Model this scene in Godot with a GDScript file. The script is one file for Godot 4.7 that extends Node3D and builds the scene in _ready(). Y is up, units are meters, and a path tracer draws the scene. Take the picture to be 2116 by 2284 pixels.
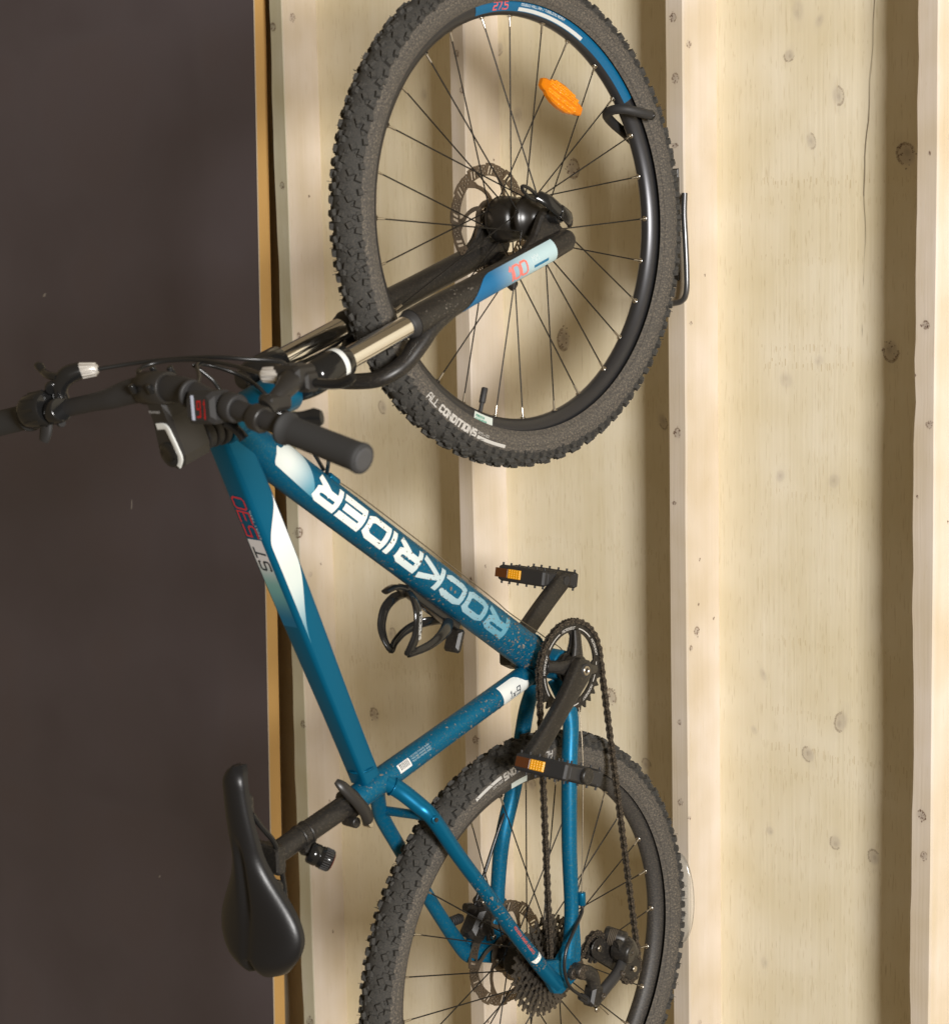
extends Node3D
# A mountain bike hung by its front wheel on a timber wall. Metres, y up, wall boards at z = 0, room towards +z, bike's right side towards +x.

# bike frame axes: N to the bike's right, F to its front (up the wall), T to its top (into the room); O = rear hub
const N := Vector3(0.9999035, -0.0112462, -0.0081562)
const F := Vector3(0.0114262, 0.9996844, 0.0223728)
const T := Vector3(0.0079020, -0.0224638, 0.9997164)
const O := Vector3(-0.0181368, -1.0982387, 0.4294157)
# steered axes (fork, front wheel, bars turn a little); OF = front hub
const NS := Vector3(0.9989275, 0.0463009, -0.0000742)
const OF := Vector3(0.0, 0.0, 0.4539)
var FS: Vector3
var TS: Vector3
const BASE := Vector3(-0.0181, -1.4400, 0.4294)
const STUD_Z := 0.0817
var M := {}
var bike: Node3D
var rng := RandomNumberGenerator.new()

func W(c: float, f: float, t: float) -> Vector3:
	return O + N * c + F * f + T * t

func S(c: float, f: float, t: float) -> Vector3:
	return OF + NS * c + FS * f + TS * t

# along the fork: c sideways, s up the leg from its lower end, e forwards
func K(c: float, s: float, e := 0.0) -> Vector3:
	return S(c, -0.0383 - 0.2756 * s + 0.9613 * e, -0.0123 + 0.9613 * s + 0.2756 * e)

func _ready() -> void:
	rng.seed = 7
	FS = (F - NS * F.dot(NS)).normalized()
	TS = NS.cross(FS)
	view_and_light()
	materials()
	wall()
	dark_panel()
	rack()
	bumper()
	bicycle()

# ---------------------------------------------------------------- camera and light
func view_and_light() -> void:
	var cam := Camera3D.new()
	cam.name = "camera"
	cam.position = Vector3(2.1167, 0.0621, 2.8036)
	cam.rotation_degrees = Vector3(-8.5796, 43.2683, -1.2300)
	cam.fov = 25.8075
	cam.near = 0.05
	cam.far = 60.0
	var at := CameraAttributesPhysical.new()
	at.frustum_focal_length = 52.38
	at.frustum_focus_distance = 3.45
	at.exposure_aperture = 5.0
	cam.attributes = at
	add_child(cam)
	cam.current = true
	var we := WorldEnvironment.new()
	we.name = "world_environment"
	var e := Environment.new()
	e.background_mode = Environment.BG_COLOR
	e.background_color = lin(0.178, 0.134, 0.080)
	e.tonemap_mode = Environment.TONE_MAPPER_LINEAR
	e.tonemap_exposure = 1.12
	e.sdfgi_enabled = true
	e.ssao_enabled = true
	e.ssil_enabled = true
	we.environment = e
	add_child(we)
	# one studio softbox to the right, far enough round that the studs throw their shade to the left
	var key := AreaLight3D.new()
	key.name = "studio_light"
	key.area_size = Vector2(1.1, 1.3)
	key.light_energy = 45.0
	key.light_color = lin(1.0, 0.975, 0.95)
	key.area_normalize_energy = true
	key.shadow_enabled = true
	key.area_range = 12.0
	add_child(key)
	key.position = Vector3(5.4, 0.55, 3.35)
	key.look_at(Vector3(-0.1, -0.5, 0.3))

# ---------------------------------------------------------------- small helpers
func lin(r: float, g: float, b: float, a := 1.0) -> Color:
	return Color(r, g, b, a).linear_to_srgb()

func mat(key: String, c: Color, rough: float, metal := 0.0) -> StandardMaterial3D:
	var m := StandardMaterial3D.new()
	m.resource_name = key
	m.albedo_color = c
	m.roughness = rough
	m.metallic = metal
	M[key] = m
	return m

func noise_tex(freq: float, stops: Array, sd := 1, size := 256, oct := 4) -> NoiseTexture2D:
	var n := FastNoiseLite.new()
	n.seed = sd
	n.noise_type = FastNoiseLite.TYPE_SIMPLEX
	n.frequency = freq
	n.fractal_octaves = oct
	var t := NoiseTexture2D.new()
	t.width = size
	t.height = size
	t.seamless = true
	t.noise = n
	var g := Gradient.new()
	var off := PackedFloat32Array()
	var cols := PackedColorArray()
	for s in stops:
		off.append(s[0])
		cols.append(s[1])
	g.offsets = off
	g.colors = cols
	t.color_ramp = g
	return t

func tri(m: StandardMaterial3D, tex: Texture2D, scale: float) -> void:
	m.albedo_texture = tex
	m.uv1_triplanar = true
	m.uv1_scale = Vector3.ONE * scale

func new_st() -> SurfaceTool:
	var s := SurfaceTool.new()
	s.begin(Mesh.PRIMITIVE_TRIANGLES)
	return s

func put(s: SurfaceTool, called: String, m: Material, parent: Node3D, uv := false) -> MeshInstance3D:
	s.generate_normals()
	if uv: s.generate_tangents()
	var o := MeshInstance3D.new()
	o.name = called
	o.mesh = s.commit()
	o.mesh.surface_set_material(0, m)
	if parent == bike:
		o.position = -BASE
	parent.add_child(o, true)
	return o

func group_node(called: String, parent: Node3D) -> Node3D:
	var o := Node3D.new()
	o.name = called
	if parent == bike:
		o.position = -BASE
	parent.add_child(o, true)
	return o

func tag(o: Node, label: String, category := "", group := "", kind := "") -> void:
	if label: o.set_meta("label", label)
	if category: o.set_meta("category", category)
	if group: o.set_meta("group", group)
	if kind: o.set_meta("kind", kind)

func quad(s: SurfaceTool, a: Vector3, b: Vector3, c: Vector3, d: Vector3) -> void:
	s.add_vertex(a); s.add_vertex(b); s.add_vertex(c)
	s.add_vertex(a); s.add_vertex(c); s.add_vertex(d)

func rings(s: SurfaceTool, R: Array, closed := true, cap := true, smooth := true) -> void:
	s.set_smooth_group(0 if smooth else -1)
	for i in R.size() - 1:
		var a: PackedVector3Array = R[i]
		var b: PackedVector3Array = R[i + 1]
		var n := a.size()
		for j in (n if closed else n - 1):
			var k := (j + 1) % n
			quad(s, a[j], a[k], b[k], b[j])
	if cap:
		s.set_smooth_group(-1)
		for e in 2:
			var r: PackedVector3Array = R[0] if e == 0 else R[R.size() - 1]
			var m := Vector3.ZERO
			for p in r: m += p
			m /= r.size()
			for j in r.size():
				var k := (j + 1) % r.size()
				if e == 0:
					s.add_vertex(m); s.add_vertex(r[k]); s.add_vertex(r[j])
				else:
					s.add_vertex(m); s.add_vertex(r[j]); s.add_vertex(r[k])

func curve(pts: Array, n := 8) -> PackedVector3Array:
	var o := PackedVector3Array()
	for i in pts.size() - 1:
		var p0: Vector3 = pts[maxi(i - 1, 0)]
		var p1: Vector3 = pts[i]
		var p2: Vector3 = pts[i + 1]
		var p3: Vector3 = pts[mini(i + 2, pts.size() - 1)]
		for j in n:
			o.append(p1.cubic_interpolate(p2, p0, p3, float(j) / n))
	o.append(pts[pts.size() - 1])
	return o

func circle(n: int) -> PackedVector2Array:
	var o := PackedVector2Array()
	for i in n:
		o.append(Vector2(cos(TAU * i / n), sin(TAU * i / n)))
	return o

func rrect(w: float, h: float, r: float, n := 3) -> PackedVector2Array:
	var o := PackedVector2Array()
	for q in 4:
		var sx := 1.0 if q == 0 or q == 3 else -1.0
		var sy := 1.0 if q < 2 else -1.0
		for i in n + 1:
			var a := PI / 2 * q + PI / 2 * i / n
			o.append(Vector2(sx * (w / 2 - r) + r * cos(a), sy * (h / 2 - r) + r * sin(a)))
	return o

# sweep a profile along points; profile x goes along `side` (kept square to the path), y along path x side; scale per point
func sweep(s: SurfaceTool, pts: PackedVector3Array, prof: PackedVector2Array, side: Vector3, scl := [], cap := true, smooth := true) -> void:
	var R := []
	for i in pts.size():
		var d := (pts[mini(i + 1, pts.size() - 1)] - pts[maxi(i - 1, 0)]).normalized()
		var x := (side - d * side.dot(d)).normalized()
		var y := x.cross(d)
		var k = scl[mini(i, scl.size() - 1)] if scl.size() else 1.0
		if scl.size() > 1 and scl.size() != pts.size():
			var u := float(i) / (pts.size() - 1) * (scl.size() - 1)
			var lo := int(floor(u))
			k = lerp(scl[lo], scl[mini(lo + 1, scl.size() - 1)], u - lo)
		var kv: Vector2 = k if k is Vector2 else Vector2(k, k)
		var r := PackedVector3Array()
		for p in prof:
			r.append(pts[i] + x * p.x * kv.x + y * p.y * kv.y)
		R.append(r)
	rings(s, R, true, cap, smooth)

func tube(s: SurfaceTool, pts, rad, sides := 12, cap := true, side := Vector3.ZERO) -> void:
	var p := PackedVector3Array(pts)
	var d := (p[p.size() - 1] - p[0]).normalized()
	var sd := side
	if sd == Vector3.ZERO:
		sd = Vector3(0.31, 0.42, 0.85).cross(d)
		if absf(d.dot(Vector3(0.31, 0.42, 0.85).normalized())) > 0.9:
			sd = Vector3(0.9, -0.4, 0.1).cross(d)
	if rad is Array:
		sweep(s, p, circle(sides), sd, rad, cap)
	else:
		sweep(s, p, circle(sides), sd, [rad], cap)

func rod(s: SurfaceTool, a: Vector3, b: Vector3, r: float, sides := 12, bevel := 0.0) -> void:
	if bevel <= 0.0:
		tube(s, [a, b], r, sides)
		return
	var d := (b - a).normalized() * bevel
	var q := r - bevel
	tube(s, [a, a + d * 0.3, a + d, b - d, b - d * 0.3, b], [q, r - bevel * 0.3, r, r, r - bevel * 0.3, q], sides)

# turn a profile of (along axis, radius) pairs about an axis
func lathe(s: SurfaceTool, prof: Array, at: Vector3, axis: Vector3, up: Vector3, segs := 48, a0 := 0.0, a1 := TAU, loop := false, smooth := true) -> void:
	var v := axis.cross(up)
	var R := []
	for i in segs + 1:
		var a := lerpf(a0, a1, float(i) / segs)
		var d := up * cos(a) - v * sin(a)
		var r := PackedVector3Array()
		for p in prof:
			r.append(at + axis * p.x + d * p.y)
		R.append(r)
	rings(s, R, loop, false, smooth)

func box(s: SurfaceTool, at: Vector3, ex: Vector3, ey: Vector3, ez: Vector3, bevel := 0.002) -> void:
	# half-extent vectors
	var w := ex.length(); var h := ey.length(); var l := ez.length()
	var x := ex.normalized(); var y := ey.normalized(); var z := ez.normalized()
	var b := minf(bevel, minf(w, minf(h, l)) * 0.6)
	var R := []
	for q in [[-l, b], [-l + b, 0.0], [l - b, 0.0], [l, b]]:
		var r := PackedVector3Array()
		var ww: float = w - q[1]
		var hh: float = h - q[1]
		for c in [[ww, -hh + b], [ww, hh - b], [ww - b, hh], [-ww + b, hh], [-ww, hh - b], [-ww, -hh + b], [-ww + b, -hh], [ww - b, -hh]]:
			r.append(at + x * c[0] + y * c[1] + z * q[0])
		R.append(r)
	rings(s, R, true, true, false)

# flat plate with holes: cells of a polar grid kept where inside(angle, radius) says so
func plate(s: SurfaceTool, at: Vector3, axis: Vector3, up: Vector3, th: float, inside: Callable, r0: float, r1: float, na: int, nr: int) -> void:
	s.set_smooth_group(-1)
	var v := axis.cross(up)
	var keep := []
	for i in na:
		var row := []
		for j in nr:
			row.append(inside.call(TAU * (i + 0.5) / na, lerpf(r0, r1, (j + 0.5) / nr)))
		keep.append(row)
	var P := func(i: int, j: int, k: float) -> Vector3:
		var a := TAU * i / na
		return at + (up * cos(a) - v * sin(a)) * lerpf(r0, r1, float(j) / nr) + axis * (k * th / 2)
	for i in na:
		for j in nr:
			if not keep[i][j]: continue
			quad(s, P.call(i, j, 1.0), P.call(i, j + 1, 1.0), P.call(i + 1, j + 1, 1.0), P.call(i + 1, j, 1.0))
			quad(s, P.call(i, j, -1.0), P.call(i + 1, j, -1.0), P.call(i + 1, j + 1, -1.0), P.call(i, j + 1, -1.0))
			if j == 0 or not keep[i][j - 1]: quad(s, P.call(i, j, 1.0), P.call(i + 1, j, 1.0), P.call(i + 1, j, -1.0), P.call(i, j, -1.0))
			if j == nr - 1 or not keep[i][j + 1]: quad(s, P.call(i, j + 1, -1.0), P.call(i + 1, j + 1, -1.0), P.call(i + 1, j + 1, 1.0), P.call(i, j + 1, 1.0))
			if not keep[(i + na - 1) % na][j]: quad(s, P.call(i, j, -1.0), P.call(i, j + 1, -1.0), P.call(i, j + 1, 1.0), P.call(i, j, 1.0))
			if not keep[(i + 1) % na][j]: quad(s, P.call(i + 1, j, 1.0), P.call(i + 1, j + 1, 1.0), P.call(i + 1, j + 1, -1.0), P.call(i + 1, j, -1.0))

# extruded outline: poly in (x, y) of the two axes, thick along z, edges bevelled by inset
func prism(s: SurfaceTool, poly: PackedVector2Array, at: Vector3, x: Vector3, y: Vector3, th: float, bevel := 0.0) -> void:
	var z := x.cross(y).normalized()
	if Geometry2D.is_polygon_clockwise(poly): poly.reverse()
	var ring := func(k: float, inset: float) -> PackedVector3Array:
		var r := PackedVector3Array()
		var n := poly.size()
		for i in n:
			var p := poly[i]
			if inset > 0.0:
				var e0 := (p - poly[(i + n - 1) % n]).normalized()
				var e1 := (poly[(i + 1) % n] - p).normalized()
				var m := Vector2(-e0.y - e1.y, e0.x + e1.x).normalized()
				p += m * inset
			r.append(at + x * p.x + y * p.y + z * k)
		return r
	var R := []
	if bevel > 0.0:
		R = [ring.call(-th / 2, bevel), ring.call(-th / 2 + bevel, 0.0), ring.call(th / 2 - bevel, 0.0), ring.call(th / 2, bevel)]
	else:
		R = [ring.call(-th / 2, 0.0), ring.call(th / 2, 0.0)]
	rings(s, R, true, false, false)
	var ix := Geometry2D.triangulate_polygon(poly)
	for e in 2:
		var r: PackedVector3Array = R[0] if e == 0 else R[R.size() - 1]
		for i in range(0, ix.size(), 3):
			s.add_vertex(r[ix[i]]); s.add_vertex(r[ix[i + (1 if e else 2)]]); s.add_vertex(r[ix[i + (2 if e else 1)]])

func pill(l: float, r0: float, r1: float, n := 7) -> PackedVector2Array:
	# outline of a link from (0,0) radius r0 to (l,0) radius r1
	var o := PackedVector2Array()
	for i in n: o.append(Vector2(l, 0) + Vector2(cos(-PI / 2 + PI * i / (n - 1)), sin(-PI / 2 + PI * i / (n - 1))) * r1)
	for i in n: o.append(Vector2(cos(PI / 2 + PI * i / (n - 1)), sin(PI / 2 + PI * i / (n - 1))) * r0)
	return o

# a painted patch laid on a surface: at(u, v) gives the point, tint(u, v) the colour
func patch(s: SurfaceTool, at: Callable, u0: float, u1: float, nu: int, lo: Callable, hi: Callable, nv: int, tint: Callable) -> void:
	s.set_smooth_group(0)
	for i in nu:
		for j in nv:
			for q in [[0, 0], [1, 0], [1, 1], [0, 0], [1, 1], [0, 1]]:
				var a: float = float(i + q[0]) / nu
				var u := lerpf(u0, u1, a)
				var v := lerpf(lo.call(a), hi.call(a), float(j + q[1]) / nv)
				s.set_color(tint.call(a, float(j + q[1]) / nv))
				s.add_vertex(at.call(u, v))

# ---------------------------------------------------------------- lettering: strokes laid on a surface
const GLYPH := {
	"A": [[0, 0, 0, .75, .2, 1, .55, 1, .75, .75, .75, 0], [0, .4, .75, .4]], "B": [[0, 0, 0, 1, .6, 1, .72, .85, .72, .6, .6, .5, .75, .4, .75, .12, .6, 0, 0, 0]],
	"C": [[.75, .8, .75, .88, .62, 1, .13, 1, 0, .88, 0, .12, .13, 0, .62, 0, .75, .12, .75, .2]], "D": [[0, 0, 0, 1, .58, 1, .75, .84, .75, .16, .58, 0, 0, 0]],
	"E": [[.75, 1, 0, 1, 0, 0, .75, 0], [0, .5, .68, .5]], "F": [[.75, 1, 0, 1, 0, 0], [0, .5, .65, .5]], "G": [[.75, .8, .62, 1, .13, 1, 0, .88, 0, .12, .13, 0, .75, 0, .75, .45, .4, .45]],
	"H": [[0, 0, 0, 1], [.75, 0, .75, 1], [0, .5, .75, .5]], "X": [[0, 0, .75, 1], [0, 1, .75, 0]],
	"I": [[.1, 0, .1, 1]], "K": [[0, 0, 0, 1], [.72, 1, .1, .5, .75, 0]], "L": [[0, 1, 0, 0, .7, 0]], "M": [[0, 0, 0, 1, .4, .5, .8, 1, .8, 0]],
	"N": [[0, 0, 0, 1, .75, 0, .75, 1]], "O": [[.13, 0, 0, .13, 0, .87, .13, 1, .62, 1, .75, .87, .75, .13, .62, 0, .13, 0]], "P": [[0, 0, 0, 1, .62, 1, .75, .88, .75, .55, .62, .42, 0, .42]],
	"R": [[0, 0, 0, 1, .62, 1, .75, .88, .75, .55, .62, .44, 0, .44], [.38, .44, .78, 0]], "S": [[.75, .85, .65, 1, .1, 1, 0, .9, 0, .6, .1, .5, .65, .5, .75, .4, .75, .1, .65, 0, .1, 0, 0, .12]],
	"T": [[0, 1, .8, 1], [.4, 1, .4, 0]], "U": [[0, 1, 0, .12, .13, 0, .62, 0, .75, .12, .75, 1]], "V": [[0, 1, .38, 0, .76, 1]], "W": [[0, 1, .2, 0, .4, .7, .6, 0, .8, 1]], "Y": [[0, 1, .38, .5, .76, 1], [.38, .5, .38, 0]],
	"0": [[.13, 0, 0, .13, 0, .87, .13, 1, .62, 1, .75, .87, .75, .13, .62, 0, .13, 0]], "1": [[0, .8, .22, 1, .22, 0]], "2": [[0, 1, .62, 1, .75, .88, .75, .6, .6, .5, .13, .5, 0, .4, 0, 0, .75, 0]],
	"3": [[0, 1, .75, 1, .75, .5, .2, .5], [.75, .5, .75, 0, 0, 0]], "5": [[.75, 1, 0, 1, 0, .55, .62, .55, .75, .42, .75, .12, .62, 0, 0, 0]], "7": [[0, 1, .75, 1, .3, 0]], "9": [[.7, .5, 0, .5, 0, 1, .7, 1, .7, 0, 0, 0]],
	"x": [[0, .6, .5, 0], [0, 0, .5, .6]], ".": [[0, 0, 0, .1]], "/": [[0, 0, .5, 1]], "-": [[0, .5, .5, .5]], "6": [[.7, 1, 0, 1, 0, 0, .7, 0, .7, .5, 0, .5]], "4": [[.55, 0, .55, 1, 0, .35, .75, .35]],
}

func letters(s: SurfaceTool, text: String, u: float, v: float, height: float, wide: float, bold: float, slant: float, gap: float, at: Callable, tint: Callable) -> float:
	# at(u, v, lift) -> point; returns the u where the text ends
	s.set_smooth_group(0)
	var x := u
	var b := bold * height
	var lift := 0.0
	for ch in text:
		if ch == " ":
			x += wide * height * 0.55
			continue
		var far := 0.0
		for line in GLYPH[ch]:
			lift += 0.00004
			var p := PackedVector2Array()
			for i in range(0, line.size(), 2):
				p.append(Vector2(line[i] * wide * height, b / 2 + line[i + 1] * (height - b)))
				far = maxf(far, line[i] * wide * height)
			var n := p.size()
			var loop := p[0].is_equal_approx(p[n - 1])
			if not loop:
				var ext := b * 0.5
				p[0] -= (p[1] - p[0]).normalized() * (0.0 if ch in "CGS" else ext * 0.98)
				p[n - 1] += (p[n - 1] - p[n - 2]).normalized() * (0.0 if ch in "CGS" else ext * 0.98)
			var L := PackedVector2Array()
			var R := PackedVector2Array()
			for i in n:
				var d0 := (p[i] - p[i - 1]).normalized() if i > 0 else ((p[n - 1] - p[n - 2]).normalized() if loop else (p[1] - p[0]).normalized())
				var d1 := (p[i + 1] - p[i]).normalized() if i < n - 1 else ((p[1] - p[0]).normalized() if loop else d0)
				var m := (Vector2(-d0.y, d0.x) + Vector2(-d1.y, d1.x)).normalized()
				var k := b / 2 / maxf(0.5, m.dot(Vector2(-d0.y, d0.x)))
				L.append(p[i] + m * k)
				R.append(p[i] - m * k)
			for i in n - 1:
				var steps := maxi(1, int(ceil(p[i].distance_to(p[i + 1]) / 0.004)))
				var across := maxi(1, int(ceil(b / 0.005)))
				for q in steps:
					for w in across:
						for c in [[0, 0], [1, 0], [1, 1], [0, 0], [1, 1], [0, 1]]:
							var l := L[i].lerp(L[i + 1], float(q + c[0]) / steps)
							var r := R[i].lerp(R[i + 1], float(q + c[0]) / steps)
							var z := l.lerp(r, float(w + c[1]) / across)
							var uu: float = x + z.x + slant * z.y
							s.set_color(tint.call(uu))
							s.add_vertex(at.call(uu, v + z.y, lift))
		x += far + b + gap * height
	return x

# ---------------------------------------------------------------- materials
func materials() -> void:
	var dust := lin(0.22, 0.20, 0.17)
	var blue := lin(0.002, 0.120, 0.235)
	var m := mat("blue_paint", blue, 0.31, 0.5)
	m.metallic_specular = 0.35
	m = mat("dusty_blue_paint", Color.WHITE, 0.42, 0.4)
	m.metallic_specular = 0.35
	tri(m, noise_tex(0.09, [[0.0, blue], [0.60, blue], [0.70, blue.lerp(dust, 0.12)], [0.80, blue.lerp(dust, 0.55)], [1.0, dust]], 3, 512, 6), 4.0)
	m = mat("print", Color.WHITE, 0.5)
	m.vertex_color_use_as_albedo = true
	m = mat("mud", Color.WHITE, 0.95)
	m.vertex_color_use_as_albedo = true
	m = mat("rubber", Color.WHITE, 0.88)
	tri(m, noise_tex(0.13, [[0.0, lin(0.056, 0.051, 0.044)], [0.40, lin(0.068, 0.061, 0.053)], [0.56, lin(0.085, 0.076, 0.064)], [0.68, lin(0.125, 0.107, 0.084)], [0.85, lin(0.24, 0.20, 0.15)], [1.0, lin(0.27, 0.23, 0.17)]], 11, 512, 6), 3.2)
	m = mat("tread_rubber", Color.WHITE, 0.9)
	tri(m, noise_tex(0.16, [[0.0, lin(0.030, 0.0295, 0.027)], [0.5, lin(0.042, 0.040, 0.036)], [0.68, lin(0.058, 0.053, 0.045)], [1.0, lin(0.13, 0.112, 0.088)]], 12, 512, 5), 4.0)
	mat("rim_black", lin(0.075, 0.075, 0.08), 0.34, 0.75)
	m = mat("rim_dusty", Color.WHITE, 0.55)
	tri(m, noise_tex(0.12, [[0.0, lin(0.024, 0.023, 0.023)], [0.5, lin(0.036, 0.033, 0.030)], [0.7, lin(0.065, 0.056, 0.046)], [1.0, lin(0.15, 0.125, 0.1)]], 15, 512, 6), 4.0)
	mat("black_metal", lin(0.022, 0.020, 0.018), 0.38)
	m = mat("dusty_black", Color.WHITE, 0.40)
	tri(m, noise_tex(0.10, [[0.0, lin(0.014, 0.013, 0.012)], [0.60, lin(0.018, 0.016, 0.014)], [0.74, lin(0.028, 0.024, 0.020)], [0.84, lin(0.07, 0.058, 0.044)], [1.0, lin(0.2, 0.165, 0.12)]], 21, 512, 6), 4.0)
	mat("matte_black", lin(0.025, 0.024, 0.024), 0.6)
	mat("grip_rubber", lin(0.030, 0.030, 0.030), 0.75)
	mat("grip_end", lin(0.060, 0.060, 0.062), 0.6)
	mat("gloss_black", lin(0.012, 0.012, 0.012), 0.16)
	mat("hub_black", lin(0.016, 0.014, 0.012), 0.3)
	m = mat("saddle_cover", lin(0.009, 0.0092, 0.0105), 0.38)
	m.metallic_specular = 0.5
	var grain := FastNoiseLite.new()
	grain.frequency = 0.12
	var gt := NoiseTexture2D.new()
	gt.width = 256
	gt.height = 256
	gt.seamless = true
	gt.as_normal_map = true
	gt.bump_strength = 1.5
	gt.noise = grain
	m.normal_enabled = true
	m.normal_texture = gt
	m.normal_scale = 0.12
	m.uv1_triplanar = true
	m.uv1_scale = Vector3.ONE * 9.0
	mat("spoke_black", lin(0.02, 0.018, 0.016), 0.4, 0.5)
	mat("nickel", lin(0.6, 0.55, 0.47), 0.3, 1.0)
	mat("chrome", lin(0.86, 0.85, 0.83), 0.13, 1.0)
	m = mat("disc_steel", lin(0.20, 0.155, 0.112), 0.36, 0.75)
	m = mat("greasy_steel", Color.WHITE, 0.5, 0.55)
	tri(m, noise_tex(0.06, [[0.0, lin(0.03, 0.025, 0.02)], [0.55, lin(0.06, 0.05, 0.04)], [0.8, lin(0.15, 0.12, 0.09)], [1.0, lin(0.24, 0.19, 0.14)]], 25, 256, 4), 14.0)
	mat("sprocket_steel", lin(0.125, 0.108, 0.088), 0.42, 0.7)
	mat("dust_coat", lin(0.095, 0.075, 0.053), 0.8)
	mat("amber", lin(0.66, 0.19, 0.003), 0.22)
	mat("amber_lit", lin(0.80, 0.29, 0.006), 0.25)
	mat("amber_bright", lin(0.86, 0.40, 0.006), 0.3)
	mat("alloy", lin(0.74, 0.71, 0.66), 0.35, 0.55)
	mat("amber_dark", lin(0.10, 0.03, 0.006), 0.3)
	mat("white_plastic", lin(0.72, 0.74, 0.72), 0.5)
	mat("white_glow_red", lin(0.55, 0.02, 0.02), 0.4)
	mat("cable_black", lin(0.014, 0.014, 0.014), 0.28)
	mat("wire", lin(0.32, 0.27, 0.2), 0.4, 0.9)
	mat("grey_rod", lin(0.16, 0.16, 0.165), 0.3, 0.8)
	m = mat("clear_plastic", Color(0.95, 0.94, 0.90, 0.14), 0.15)
	m.transparency = BaseMaterial3D.TRANSPARENCY_ALPHA

func bytes_noise(w: int, h: int, sd: int, freq: float, oct := 3) -> PackedByteArray:
	var n := FastNoiseLite.new()
	n.seed = sd
	n.frequency = freq
	n.fractal_octaves = oct
	var im := n.get_image(w, h, false, false, true)
	return im.get_data()

# streaky noise: made small along the grain, then stretched
func streaks(w: int, h: int, squeeze: int, sd: int, freq: float, oct := 3) -> PackedByteArray:
	var n := FastNoiseLite.new()
	n.seed = sd
	n.frequency = freq
	n.fractal_octaves = oct
	var im := n.get_image(w, maxi(8, h / squeeze), false, false, true)
	im.resize(w, h, Image.INTERPOLATE_CUBIC)
	return im.get_data()

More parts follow.
